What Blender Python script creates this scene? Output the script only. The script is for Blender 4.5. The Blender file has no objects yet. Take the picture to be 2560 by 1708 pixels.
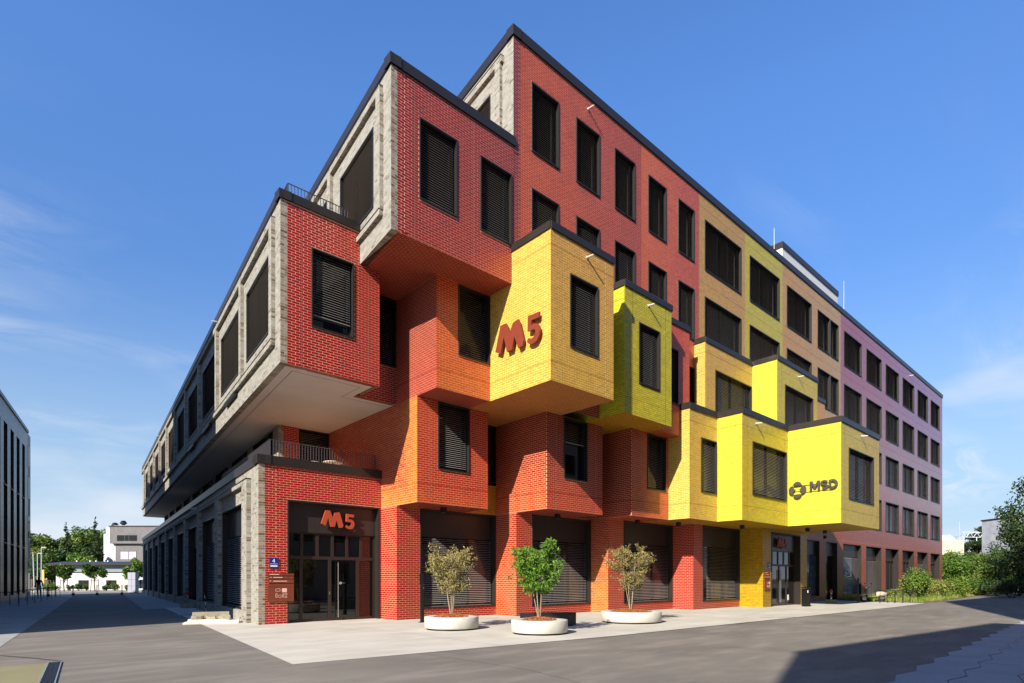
import bpy, bmesh, math, random
import numpy as np
from mathutils import Vector, Matrix

random.seed(5)
RNG = np.random.default_rng(11)
R = math.radians
SC = bpy.context.scene
COL = SC.collection

# ------------------------------------------------------------------ camera, sky, sun, exposure
# world frame: x runs along the long coloured facade, y into the building, z up; metres
FPX, CX, HY, HC = 1446.0, 1280.0, 1446.0, 1.6          # focal length, principal point, horizon (px of the 2560 px photograph), eye height
U = np.array([0.74336315, 0.66888806])                  # camera right / forward expressed in world x
W = np.array([-0.66888806, 0.74336315])                 # the same in world y
cam_d = bpy.data.cameras.new('camera')
cam = bpy.data.objects.new('camera', cam_d)
COL.objects.link(cam)
cam.location = (0, 0, HC)
cam.rotation_euler = (R(90), 0, -math.atan2(U[1], W[1]))
cam_d.sensor_width = 36.0
cam_d.lens = FPX / 2560 * 36
cam_d.shift_y = (HY - 854) / 2560
cam_d.clip_start = 0.05
cam_d.clip_end = 3000
SC.camera = cam

LIGHT = Vector((1.62, 0.53, -1.0)).normalized()
SUN_EL = math.asin(-LIGHT.z)
world = bpy.data.worlds.new('World')
SC.world = world
world.use_nodes = True
wn, wl = world.node_tree.nodes, world.node_tree.links
wn.clear()
w_out = wn.new('ShaderNodeOutputWorld')
w_bg = wn.new('ShaderNodeBackground')
sky = wn.new('ShaderNodeTexSky')
sky.sky_type = 'NISHITA'
sky.sun_disc = False
sky.sun_elevation = SUN_EL
sky.sun_rotation = math.atan2(-LIGHT.x, -LIGHT.y)
sky.air_density = 1.0
sky.dust_density = 0.05
sky.ozone_density = 2.0
BANK = 2.6
# thin cirrus over the whole sky: stretched noise on the direction projected to a plane
w_tc = wn.new('ShaderNodeTexCoord')
w_sep = wn.new('ShaderNodeSeparateXYZ')
wl.new(w_tc.outputs['Generated'], w_sep.inputs[0])
def wmath(op, a, b=None, clamp=False):
    n = wn.new('ShaderNodeMath'); n.operation = op; n.use_clamp = clamp
    for i, v in enumerate((a, b)):
        if v is None: continue
        if isinstance(v, (int, float)): n.inputs[i].default_value = v
        else: wl.new(v, n.inputs[i])
    return n.outputs[0]
zc = wmath('ADD', wmath('MAXIMUM', w_sep.outputs[2], 0.0), 0.16)
px = wmath('DIVIDE', w_sep.outputs[0], zc)
py = wmath('DIVIDE', w_sep.outputs[1], zc)
w_cmb = wn.new('ShaderNodeCombineXYZ')
wl.new(px, w_cmb.inputs[0]); wl.new(py, w_cmb.inputs[1])
w_map = wn.new('ShaderNodeMapping')
w_map.inputs['Rotation'].default_value = (0, 0, R(35))
w_map.inputs['Scale'].default_value = (0.55, 1.25, 1.0)
w_map.inputs["Location"].default_value = (3.0, 1.95, 0.0)
wl.new(w_cmb.outputs[0], w_map.inputs[0])
cn1 = wn.new('ShaderNodeTexNoise'); cn1.inputs['Scale'].default_value = 0.9; cn1.inputs['Detail'].default_value = 3
cn2 = wn.new('ShaderNodeTexNoise'); cn2.inputs['Scale'].default_value = 5.5; cn2.inputs['Detail'].default_value = 9; cn2.inputs['Roughness'].default_value = 0.62
cn2.inputs['Distortion'].default_value = 0.8
wl.new(w_map.outputs[0], cn1.inputs['Vector']); wl.new(w_map.outputs[0], cn2.inputs['Vector'])
m1 = wn.new('ShaderNodeMapRange'); m1.inputs[1].default_value = 0.52; m1.inputs[2].default_value = 0.66
m2 = wn.new('ShaderNodeMapRange'); m2.inputs[1].default_value = 0.42; m2.inputs[2].default_value = 0.78
wl.new(cn1.outputs[0], m1.inputs[0]); wl.new(cn2.outputs[0], m2.inputs[0])
hz = wn.new('ShaderNodeMapRange'); hz.inputs[1].default_value = 0.62; hz.inputs[2].default_value = 0.30
wl.new(w_sep.outputs[2], hz.inputs[0])
cl = wmath('MULTIPLY', wmath('MULTIPLY', m1.outputs[0], m2.outputs[0]), wmath('MULTIPLY', hz.outputs[0], 1.3), True)
cl = wmath('MULTIPLY', cl, 0.55)
bmap = wn.new('ShaderNodeMapping'); bmap.inputs['Scale'].default_value = (1.0, 1.0, 3.2); bmap.inputs['Location'].default_value = (BANK, 0.3, 0.0)
wl.new(w_tc.outputs['Generated'], bmap.inputs[0])
bn1 = wn.new('ShaderNodeTexNoise'); bn1.inputs['Scale'].default_value = 1.5; bn1.inputs['Detail'].default_value = 8; bn1.inputs['Roughness'].default_value = 0.5
wl.new(bmap.outputs[0], bn1.inputs['Vector'])
bank = wmath('MULTIPLY', wmath('SUBTRACT', wmath('SUBTRACT', bn1.outputs[0], 0.33), wmath('MULTIPLY', w_sep.outputs[2], 1.05)), 7.0, True)
cl = wmath('MAXIMUM', cl, wmath('MULTIPLY', bank, 0.72))
w_mix = wn.new('ShaderNodeMix'); w_mix.data_type = 'RGBA'
w_mix.inputs[7].default_value = (4.9, 5.0, 5.3, 1)
w_hsv = wn.new('ShaderNodeHueSaturation'); w_hsv.inputs['Saturation'].default_value = 1.24; w_hsv.inputs['Hue'].default_value = 0.510
wl.new(sky.outputs[0], w_hsv.inputs['Color'])
w_lo = wn.new('ShaderNodeMapRange'); w_lo.inputs[1].default_value = 0.05; w_lo.inputs[2].default_value = 0.62; w_lo.inputs[3].default_value = 0.55; w_lo.inputs[4].default_value = 1.50
wl.new(w_sep.outputs[2], w_lo.inputs[0]); wl.new(w_lo.outputs[0], w_hsv.inputs['Value'])
w_hz = wn.new('ShaderNodeMix'); w_hz.data_type = 'RGBA'; w_hz.inputs[7].default_value = (2.7, 3.75, 5.0, 1)
hzf = wn.new('ShaderNodeMapRange'); hzf.interpolation_type = 'SMOOTHSTEP'; hzf.inputs[1].default_value = 0.46; hzf.inputs[2].default_value = -0.05; hzf.inputs[3].default_value = 0.0; hzf.inputs[4].default_value = 0.92
wl.new(w_sep.outputs[2], hzf.inputs[0]); wl.new(hzf.outputs[0], w_hz.inputs[0]); wl.new(w_hsv.outputs[0], w_hz.inputs[6])
wl.new(cl, w_mix.inputs[0]); wl.new(w_hz.outputs[2], w_mix.inputs[6])
wl.new(w_mix.outputs[2], w_bg.inputs[0])
w_bg.inputs[1].default_value = 0.10
wl.new(w_bg.outputs[0], w_out.inputs[0])

sun_d = bpy.data.lights.new('sun', 'SUN')
sun_d.energy = 5.0
sun_d.angle = R(0.53)
sun_d.color = (1.0, 0.93, 0.82)
sun = bpy.data.objects.new('sun', sun_d)
COL.objects.link(sun)
sun.location = (-40, -15, 40)
sun.rotation_euler = LIGHT.to_track_quat('-Z', 'Y').to_euler()

vs = SC.view_settings
vs.view_transform = 'Standard'
vs.look = 'None'
vs.exposure = 0.9
vs.gamma = 1.0
vs.use_curve_mapping = False
SC.cycles.max_bounces = 6
SC.cycles.diffuse_bounces = 3
SC.cycles.glossy_bounces = 3
SC.cycles.transparent_max_bounces = 6

# ------------------------------------------------------------------ helpers
def vivid(c, k=1.30):
    """push a linear colour away from grey, as the glazes do"""
    m = c.mean(-1, keepdims=True)
    return np.clip(np.maximum(m+(c-m)*k, 0.55*c), 0.004, 0.95)

def fired(c):
    """reds and oranges of the glaze chart are deeper and warmer than a plain scale of the chart"""
    c = np.array(c, float); red = np.clip((c[..., 0]/np.maximum(c[..., 1], 1e-4)-9.0)/12.0, 0, 1)
    c[..., 0] *= 1-0.08*red; c[..., 1] *= 1-0.30*red; c[..., 2] *= 1-0.34*red
    warm = np.clip((c[..., 0]/np.maximum(c[..., 1], 1e-4)-2.0)/3.0, 0, 1)*(1-red)*(c[..., 2] < 0.6*c[..., 1])
    c[..., 2] *= 1-0.45*warm
    return c

def lin(c):
    c = np.asarray(c, float) / 255.0
    return np.where(c <= 0.04045, c / 12.92, ((c + 0.055) / 1.055) ** 2.4)

def cam_pos(xpx, depth, z=0.0):
    """world point on the sight line through photograph column xpx at a given depth from the camera"""
    p = np.array([(xpx - CX) / FPX * depth, depth])
    return Vector((p @ U, p @ W, z))

def tag(o, label=None, cat=None, group=None, kind=None):
    if label: o['label'] = label
    if cat: o['category'] = cat
    if group: o['group'] = group
    if kind: o['kind'] = kind
    return o

def empty(name, loc=(0, 0, 0), rz=0.0):
    o = bpy.data.objects.new(name, None)
    COL.objects.link(o)
    o.location = loc; o.rotation_euler = (0, 0, rz)
    o.empty_display_size = 0.3
    return o

def link(name, me, parent=None, mat=None, loc=(0, 0, 0), rz=0.0):
    o = bpy.data.objects.new(name, me)
    COL.objects.link(o)
    if mat is not None and len(me.materials) == 0:
        me.materials.append(mat)
    o.location = loc; o.rotation_euler = (0, 0, rz)
    if parent is not None: o.parent = parent
    return o

class MB:
    """collects shapes into one mesh"""
    def __init__(self):
        self.v = []; self.f = []; self.m = []; self.mats = []; self.cur = 0; self.smooth = []
    def mat(self, m):
        if m not in self.mats: self.mats.append(m)
        self.cur = self.mats.index(m)
        return self
    def add(self, vs, fs, smooth=False):
        n = len(self.v)
        self.v += [tuple(p) for p in vs]
        for f in fs:
            self.f.append(tuple(n + i for i in f)); self.m.append(self.cur); self.smooth.append(smooth)
        return self
    def quad(self, a, b, c, d): return self.add((a, b, c, d), ((0, 1, 2, 3),))
    def poly(self, pts): return self.add(pts, (tuple(range(len(pts))),))
    def box(self, x0, x1, y0, y1, z0, z1):
        return self.add([(x0,y0,z0),(x1,y0,z0),(x1,y1,z0),(x0,y1,z0),(x0,y0,z1),(x1,y0,z1),(x1,y1,z1),(x0,y1,z1)],
                        [(3,2,1,0),(4,5,6,7),(0,1,5,4),(1,2,6,5),(2,3,7,6),(3,0,4,7)])
    def obox(self, o, a, b, la, lb, z0, z1):
        """box over a parallelogram: corner o, unit dirs a,b (2D), lengths"""
        p = [(o[0], o[1]), (o[0]+a[0]*la, o[1]+a[1]*la), (o[0]+a[0]*la+b[0]*lb, o[1]+a[1]*la+b[1]*lb), (o[0]+b[0]*lb, o[1]+b[1]*lb)]
        if (p[1][0]-p[0][0])*(p[3][1]-p[0][1]) - (p[1][1]-p[0][1])*(p[3][0]-p[0][0]) < 0: p = [p[0], p[3], p[2], p[1]]
        return self.prism(p, z0, z1)
    def prism(self, pts, z0, z1):
        n = len(pts)
        vs_ = [(x, y, z0) for x, y in pts] + [(x, y, z1) for x, y in pts]
        fs = [tuple(range(n))[::-1], tuple(range(n, 2*n))] + [(i, (i+1) % n, n+(i+1) % n, n+i) for i in range(n)]
        return self.add(vs_, fs)
    def tube(self, path, r, n=6, caps=True, smooth=True):
        path = [Vector(p) for p in path]
        rs = r if isinstance(r, (list, tuple)) else [r]*len(path)
        rings = []
        prev = None
        for i, p in enumerate(path):
            d = (path[min(i+1, len(path)-1)] - path[max(i-1, 0)])
            d = d.normalized() if d.length > 1e-9 else Vector((0,0,1))
            up = prev if prev is not None and abs(prev.dot(d)) < 0.95 else (Vector((0,0,1)) if abs(d.z) < 0.9 else Vector((1,0,0)))
            x = up.cross(d).normalized(); y = d.cross(x).normalized(); prev = y
            rings.append([p + (x*math.cos(2*math.pi*k/n) + y*math.sin(2*math.pi*k/n))*rs[i] for k in range(n)])
        vs_ = [q for ring in rings for q in ring]
        fs = []
        for i in range(len(path)-1):
            for k in range(n):
                fs.append((i*n+k, i*n+(k+1) % n, (i+1)*n+(k+1) % n, (i+1)*n+k))
        self.add(vs_, fs, smooth)
        if caps:
            self.add(rings[0], (tuple(range(n))[::-1],)); self.add(rings[-1], (tuple(range(n)),))
        return self
    def lathe(self, prof, n=32, c=(0,0), smooth=True, a0=0.0):
        vs_ = []; fs = []
        for r, z in prof:
            vs_ += [(c[0]+r*math.cos(a0+2*math.pi*k/n), c[1]+r*math.sin(a0+2*math.pi*k/n), z) for k in range(n)]
        for i in range(len(prof)-1):
            for k in range(n):
                fs.append((i*n+k, i*n+(k+1) % n, (i+1)*n+(k+1) % n, (i+1)*n+k))
        return self.add(vs_, fs, smooth)
    def ell(self, c, r, nu=14, nv=9, smooth=True):
        vs_ = []; fs = []
        for j in range(nv+1):
            th = math.pi*j/nv
            for i in range(nu):
                ph = 2*math.pi*i/nu
                vs_.append((c[0]+r[0]*math.sin(th)*math.cos(ph), c[1]+r[1]*math.sin(th)*math.sin(ph), c[2]-r[2]*math.cos(th)))
        for j in range(nv):
            for i in range(nu):
                fs.append((j*nu+i, j*nu+(i+1) % nu, (j+1)*nu+(i+1) % nu, (j+1)*nu+i))
        return self.add(vs_, fs, smooth)
    def mesh(self, name):
        me = bpy.data.meshes.new(name)
        me.from_pydata(self.v, [], self.f)
        for m in self.mats: me.materials.append(m)
        if self.f:
            me.polygons.foreach_set('material_index', self.m)
            me.polygons.foreach_set('use_smooth', self.smooth)
        me.update()
        return me
    def obj(self, name, parent=None, loc=(0,0,0), rz=0.0):
        return link(name, self.mesh(name), parent, None, loc, rz)

# ------------------------------------------------------------------ materials
def new_mat(name):
    m = bpy.data.materials.new(name); m.use_nodes = True
    nt = m.node_tree
    b = nt.nodes['Principled BSDF']
    return m, nt, b

def N(nt, t, **kw):
    n = nt.nodes.new(t)
    for k, v in kw.items(): setattr(n, k, v)
    return n

def simple(name, col, rough=0.6, metal=0.0, spec=0.5, var=0.0, vscale=4.0, bump=0.0, bscale=40.0, coat=0.0):
    """plain paint / metal / stone with an optional noise in colour and relief"""
    m, nt, b = new_mat(name)
    c = tuple(lin(col)) + (1,)
    b.inputs['Base Color'].default_value = c
    b.inputs['Roughness'].default_value = rough
    b.inputs['Metallic'].default_value = metal
    b.inputs['Specular IOR Level'].default_value = spec
    b.inputs['Coat Weight'].default_value = coat
    tc = N(nt, 'ShaderNodeTexCoord')
    if var > 0:
        n1 = N(nt, 'ShaderNodeTexNoise'); n1.inputs['Scale'].default_value = vscale; n1.inputs['Detail'].default_value = 6
        nt.links.new(tc.outputs['Object'], n1.inputs['Vector'])
        mr = N(nt, 'ShaderNodeMapRange'); mr.inputs[1].default_value = 0.3; mr.inputs[2].default_value = 0.7
        mr.inputs[3].default_value = 1-var; mr.inputs[4].default_value = 1+var
        nt.links.new(n1.outputs[0], mr.inputs[0])
        mx = N(nt, 'ShaderNodeVectorMath', operation='SCALE'); mx.inputs[0].default_value = c[:3]
        nt.links.new(mr.outputs[0], mx.inputs['Scale']); nt.links.new(mx.outputs[0], b.inputs['Base Color'])
    if bump > 0:
        n2 = N(nt, 'ShaderNodeTexNoise'); n2.inputs['Scale'].default_value = bscale; n2.inputs['Detail'].default_value = 5
        nt.links.new(tc.outputs['Object'], n2.inputs['Vector'])
        bp = N(nt, 'ShaderNodeBump'); bp.inputs['Strength'].default_value = bump; bp.inputs['Distance'].default_value = 0.02
        nt.links.new(n2.outputs[0], bp.inputs['Height']); nt.links.new(bp.outputs[0], b.inputs['Normal'])
    return m

def brick_mat(name, rough, spec, source):
    """glazed or raw brick; colour per brick from the mesh (attribute) or the object colour"""
    m, nt, b = new_mat(name)
    if source == 'attr':
        a = N(nt, 'ShaderNodeAttribute'); a.attribute_name = 'brick_colour'; col = a.outputs['Color']
    else:
        a = N(nt, 'ShaderNodeObjectInfo'); col = a.outputs['Color']
    g = N(nt, 'ShaderNodeNewGeometry')
    n1 = N(nt, 'ShaderNodeTexNoise'); n1.inputs['Scale'].default_value = 9.0; n1.inputs['Detail'].default_value = 5
    nt.links.new(g.outputs['Position'], n1.inputs['Vector'])
    mr = N(nt, 'ShaderNodeMapRange'); mr.inputs[1].default_value = 0.3; mr.inputs[2].default_value = 0.7; mr.inputs[3].default_value = 0.86; mr.inputs[4].default_value = 1.14
    nt.links.new(n1.outputs[0], mr.inputs[0])
    mx = N(nt, 'ShaderNodeVectorMath', operation='SCALE')
    nt.links.new(col, mx.inputs[0]); nt.links.new(mr.outputs[0], mx.inputs['Scale'])
    nt.links.new(mx.outputs[0], b.inputs['Base Color'])
    b.inputs['Roughness'].default_value = rough
    b.inputs['Specular IOR Level'].default_value = spec
    n2 = N(nt, 'ShaderNodeTexNoise'); n2.inputs['Scale'].default_value = 14.0; n2.inputs['Detail'].default_value = 3
    nt.links.new(g.outputs['Position'], n2.inputs['Vector'])
    bp = N(nt, 'ShaderNodeBump'); bp.inputs['Strength'].default_value = 0.25; bp.inputs['Distance'].default_value = 0.01
    nt.links.new(n2.outputs[0], bp.inputs['Height']); nt.links.new(bp.outputs[0], b.inputs['Normal'])
    return m

M = {}
M['glaze'] = brick_mat('glazed_brick', 0.34, 0.45, 'attr')
M['glaze_obj'] = brick_mat('glazed_brick_single', 0.34, 0.45, 'object')
M['clay'] = brick_mat('grey_clay_brick', 0.8, 0.25, 'attr')
def mortar(name, col): 
    M[name] = simple('mortar_'+name, col, 0.9, 0, 0.15, 0.10, 3.0)
mortar('m_light', (214, 168, 132)); mortar('m_yellow', (236, 206, 140)); mortar('m_ygreen', (112, 98, 38))
mortar('m_gold', (206, 178, 84)); mortar('m_olive', (104, 80, 26)); mortar('m_grey', (158, 153, 142)); mortar('m_pink', (204, 178, 172)); mortar('m_tan', (212, 180, 138))
M['bronze'] = simple('bronze_anodised', (48, 43, 39), 0.42, 0.35, 0.5)
M['black'] = simple('black_metal', (26, 25, 25), 0.45, 0.2, 0.5)
M['cap'] = simple('parapet_sheet', (58, 52, 48), 0.38, 0.5, 0.5, 0.06, 2.0)
M['slat'] = simple('blind_slat', (140, 134, 128), 0.42, 0.2, 0.5)
M['glass'] = simple('dark_glass', (9, 10, 11), 0.03, 0.0, 0.75)
M['spandrel'] = simple('spandrel_panel', (58, 50, 47), 0.35, 0.3, 0.5, 0.05, 1.0)
M['doorframe'] = simple('door_frame_bronze', (58, 44, 40), 0.4, 0.3, 0.5)
M['plaster'] = simple('white_plaster', (196, 188, 180), 0.85, 0, 0.2, 0.03, 1.5)
M['steel'] = simple('stainless', (190, 188, 184), 0.25, 0.9, 0.5)
M['rust'] = simple('sign_rust_red', (168, 72, 44), 0.5, 0.1, 0.4, 0.06, 6.0)
M['sign_brown'] = simple('sign_brown', (120, 58, 38), 0.45, 0.1, 0.4, 0.12, 7.0)
M['white'] = simple('white_paint', (232, 230, 226), 0.5)
M['blue'] = simple('blue_enamel', (32, 40, 122), 0.3)
M['roof'] = simple('roof_gravel', (120, 118, 112), 0.95, 0, 0.1, 0.2, 8.0)
M['rail'] = simple('railing_grey', (92, 88, 90), 0.4, 0.5)
M['seal'] = simple('joint_sealant', (52,46,44), 0.9)
M['pipe'] = simple('spout_zinc', (205, 200, 190), 0.45, 0.3)

# ------------------------------------------------------------------ brick faces
COURSE, BL, JT, PROUD = 1/12, 0.25, 0.0115, 0.0012
GAIN = 0.50          # glaze charts are given as they look in sun; the bricks' own reflectance is lower
FACES = []          # every brick face, resolved at the end so that the 300 largest bricks become objects of their own

def clip_intervals(iv, cuts):
    for c0, c1 in cuts:
        out = []
        for a, b in iv:
            if c1 <= a or c0 >= b: out.append((a, b)); continue
            if c0 > a: out.append((a, c0))
            if c1 < b: out.append((c1, b))
        iv = out
    return iv

class Wall:
    """one volume of the building: mortar planes + bricks"""
    def __init__(self, root, mort, brick='glaze', back=None):
        self.mb = MB().mat(M[mort]); self.root = root; self.faces = []; self.brick = brick
        self.plain = None
        FACES.append(self)
    def face(self, o, a, w, z0, z1, colour, holes=(), joints=(), hjoints=(), vert=False):
        """vertical face: o (x,y) left end seen from outside, a unit dir to the right, holes (u0,u1,z0,z1)"""
        nx, ny = a[1], -a[0]
        us = sorted({0.0, w} | {min(max(h, 0), w) for q in holes for h in q[:2]})
        zs = sorted({z0, z1} | {min(max(h, z0), z1) for q in holes for h in q[2:]})
        for i in range(len(us)-1):
            for j in range(len(zs)-1):
                uc, zc_ = (us[i]+us[i+1])/2, (zs[j]+zs[j+1])/2
                if any(h[0] < uc < h[1] and h[2] < zc_ < h[3] for h in holes): continue
                p = lambda u, z: (o[0]+a[0]*u, o[1]+a[1]*u, z)
                self.mb.quad(p(us[i], zs[j]), p(us[i+1], zs[j]), p(us[i+1], zs[j+1]), p(us[i], zs[j+1]))
        if joints or hjoints:
            self.mb.mat(M['seal'])
            nn = lambda p, q=0.0016: (p[0]+nx*q, p[1]+ny*q, p[2])
            P = lambda u, z: nn((o[0]+a[0]*u, o[1]+a[1]*u, z))
            blocked = lambda u, z: any(h[0]-0.01 < u < h[1]+0.01 and h[2]-0.01 < z < h[3]+0.01 for h in holes)
            for jx in joints:
                for za, zb in zip(zs[:-1], zs[1:]):
                    if not blocked(jx, (za+zb)/2): self.mb.quad(P(jx-0.006,za), P(jx+0.006,za), P(jx+0.006,zb), P(jx-0.006,zb))
            for q in hjoints:
                if not z0 < q < z1: continue
                zq = round(q/COURSE)*COURSE
                for ua, ub in zip(us[:-1], us[1:]):
                    if not blocked((ua+ub)/2, zq): self.mb.quad(P(ua,zq-0.006), P(ub,zq-0.006), P(ub,zq+0.006), P(ua,zq+0.006))
            self.mb.cur = 0
        rows = []
        k0, k1 = int(math.floor(z0/COURSE+1e-6)), int(math.ceil(z1/COURSE-1e-6))
        for k in range(k0, k1):
            b0, b1 = max(k*COURSE, z0), min((k+1)*COURSE, z1)
            if b1-b0 < 0.03: continue
            zc_ = (b0+b1)/2
            cuts = [(h[0], h[1]) for h in holes if h[2] < zc_ < h[3]]
            cuts += [(jx-0.006, jx+0.006) for jx in joints]
            hj = 0.006 if any(abs(b0-q) < COURSE/2 for q in hjoints) else 0.0
            iv = clip_intervals([(0.0, w)], cuts)
            ph = (0.0 if k % 2 else BL/2)
            for ia, ib in iv:
                x = math.floor((ia-ph)/BL)*BL+ph
                while x < ib-1e-6:
                    s0, s1 = max(x, ia), min(x+BL, ib)
                    if s1-s0 > 0.035:
                        rows.append((s0+JT/2 if s0 > 1e-6 else 0.0, s1-JT/2 if s1 < w-1e-6 else w, b0+JT/2+hj, b1-JT/2))
                    x += BL
        if rows:
            r = np.array(rows)
            mid = np.stack([(r[:,0]+r[:,1])/2, (r[:,2]+r[:,3])/2], 1)
            X = o[0]+a[0]*mid[:,0]; Y = o[1]+a[1]*mid[:,0]
            c = colour(X, Y, mid[:,1])
            self.faces.append(dict(o=np.array([o[0], o[1], 0.0]), a=np.array([a[0], a[1], 0.0]), b=np.array([0, 0, 1.0]), n=np.array([nx, ny, 0.0]), r=r, c=c))
        return self
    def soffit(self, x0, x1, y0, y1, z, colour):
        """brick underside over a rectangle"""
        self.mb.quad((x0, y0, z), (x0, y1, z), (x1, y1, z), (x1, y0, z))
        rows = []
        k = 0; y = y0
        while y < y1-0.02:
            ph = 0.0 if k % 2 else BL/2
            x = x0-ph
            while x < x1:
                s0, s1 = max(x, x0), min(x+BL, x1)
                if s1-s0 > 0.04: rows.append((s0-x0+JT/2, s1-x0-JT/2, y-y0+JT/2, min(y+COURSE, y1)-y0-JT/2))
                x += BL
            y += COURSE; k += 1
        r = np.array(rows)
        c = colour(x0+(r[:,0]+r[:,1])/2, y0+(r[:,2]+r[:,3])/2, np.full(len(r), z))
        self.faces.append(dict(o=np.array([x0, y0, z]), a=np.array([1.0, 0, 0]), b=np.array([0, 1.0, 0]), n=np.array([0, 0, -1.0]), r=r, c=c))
        return self
    def plainq(self, pts):
        self.mb.poly(pts); return self

def brick_arrays(fc):
    """8 corners of each brick of a face: (n,8,3)"""
    r, o, a, b, n = fc['r'], fc['o'], fc['a'], fc['b'], fc['n']
    out = np.zeros((len(r), 8, 3))
    for i, (u, v, d) in enumerate(((0,2,0),(1,2,0),(1,3,0),(0,3,0),(0,2,1),(1,2,1),(1,3,1),(0,3,1))):
        out[:, i] = o+a*r[:, u:u+1]+b*r[:, v:v+1]+n*(PROUD*d)
    return out

BRICK_F = np.array([[4,5,6,7],[0,1,5,4],[1,2,6,5],[2,3,7,6],[3,0,4,7]])

def finish_walls(root):
    """pick the 300 bricks that show largest, build the rest as joined brickwork"""
    fwd = np.array([U[1], W[1], 0.0]); rgt = np.array([U[0], W[0], 0.0])
    cand = []
    for wi, wl_ in enumerate(FACES):
        if wl_.brick != 'glaze' or wl_.root is None: continue
        for fi, fc in enumerate(wl_.faces):
            if abs(fc['n'][2]) > 0.5 or fc['n'][1] > -0.9: continue
            P = brick_arrays(fc)
            c = P.mean(1)-np.array([0, 0, HC])
            Z = c @ fwd; X = c @ rgt
            full = (fc['r'][:,1]-fc['r'][:,0]) > BL-JT-1e-4
            zp = (P[:,4:]-np.array([0,0,HC])) @ fwd; xp = (P[:,4:]-np.array([0,0,HC])) @ rgt
            ok = full & (Z > 3)
            lpx = FPX*(xp[:,1]/zp[:,1]-xp[:,0]/zp[:,0]); hpx = FPX*COURSE/Z
            yv = HY-FPX*c[:,2]/Z; xv = CX+FPX*X/Z
            ok &= (xv > 10) & (xv < 2550) & (yv > 10) & (yv < 1700)
            for bi in np.where(ok)[0]: cand.append((lpx[bi]*hpx[bi], wi, fi, bi))
    cand.sort(reverse=True)
    single = {}
    for sc_, wi, fi, bi in cand[:300]: single.setdefault((wi, fi), []).append(bi)
    # one shared mesh for the single stretchers
    l, h = BL-JT, COURSE-JT
    mb = MB().mat(M['glaze_obj'])
    mb.add([(0,0,0),(l,0,0),(l,0,h),(0,0,h),(0.001,-PROUD,0.001),(l-0.001,-PROUD,0.001),(l-0.001,-PROUD,h-0.001),(0.001,-PROUD,h-0.001)], [tuple(f) for f in BRICK_F])
    stretcher = mb.mesh('brick')
    for wi, wl_ in enumerate(FACES):
        wo = wl_.mb.obj('wall', wl_.root)
        if wl_.root is None: tag(wo, kind='structure')
        pts, cols = [], []
        for fi, fc in enumerate(wl_.faces):
            P = brick_arrays(fc); c = fc['c']
            keep = np.ones(len(P), bool)
            for bi in single.get((wi, fi), ()):
                keep[bi] = False
                b = link('brick', stretcher, wo)
                b.location = P[bi, 0]
                b.rotation_euler = (0, 0, math.atan2(fc['a'][1], fc['a'][0]))
                b.color = (*c[bi], 1)
            pts.append(P[keep]); cols.append(c[keep])
        if not pts: continue
        pts = np.concatenate(pts); cols = np.concatenate(cols)
        n = len(pts)
        me = bpy.data.meshes.new('brickwork')
        me.vertices.add(n*8); me.vertices.foreach_set('co', pts.reshape(-1))
        fidx = (np.arange(n)[:, None, None]*8+BRICK_F[None]).reshape(-1)
        me.loops.add(len(fidx)); me.loops.foreach_set('vertex_index', fidx)
        me.polygons.add(n*5); me.polygons.foreach_set('loop_start', np.arange(n*5)*4)
        me.polygons.foreach_set('use_smooth', np.zeros(n*5, bool))
        me.update(calc_edges=True)
        at = me.attributes.new('brick_colour', 'FLOAT_COLOR', 'POINT')
        at.data.foreach_set('color', np.concatenate([np.repeat(cols, 8, 0), np.ones((n*8, 1))], 1).reshape(-1))
        me.materials.append(M[wl_.brick])
        o = link('brickwork', me, wo)
        o['kind'] = 'stuff'

# colour fields: each brick picks between glazes, on some faces lit and shaded tones, so that gradients break up brick by brick
def glaze(c0, c1=None, w=None, jit=0.07, spread=0.35, speck=None):
    """c0 -> c1 by a weight field w(x,y,z) in 0..1 with per-brick dithering"""
    L0 = fired(vivid(lin(c0)))*GAIN; L1 = fired(vivid(lin(c1 if c1 is not None else c0)))*GAIN
    LS = None if speck is None else lin(speck)*GAIN
    def f(X, Y, Z):
        n = len(X)
        if w is None: k = np.zeros(n)
        else: k = np.clip(w(X, Y, Z)+RNG.normal(0, 0.16*spread/0.35, n), 0, 1)
        c = L0[None]*(1-k[:, None])+L1[None]*k[:, None]
        c = c*(1+RNG.normal(0, jit, (n, 1)))*(1+RNG.normal(0, jit*0.35, (n, 3)))
        if LS is not None:
            s = RNG.random(n) < 0.06
            c[s] = 0.5*c[s]+0.5*LS
        return np.clip(c, 0.002, 0.95)
    return f

GREYS = [((198,193,180),.44),((190,184,170),.24),((182,175,160),.14),((170,159,143),.06),((154,140,124),.04),((184,183,174),.08)]
def grey_clay(X, Y, Z):
    n = len(X); idx = RNG.choice(len(GREYS), n, p=[g[1] for g in GREYS])
    c = np.array([lin(g[0]) for g in GREYS])[idx]
    return np.clip(0.50*c*(1+RNG.normal(0, 0.05, (n, 1))), 0.01, 0.9)
DARKQ = [((194,187,170),.38),((178,170,152),.30),((158,146,126),.20),((132,118,98),.12)]
def grey_quoin(X, Y, Z):
    n = len(X); idx = RNG.choice(len(DARKQ), n, p=[g[1] for g in DARKQ])
    return np.array([lin(g[0]) for g in DARKQ])[idx]*0.54*(1+RNG.normal(0, 0.06, (n, 1)))

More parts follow.
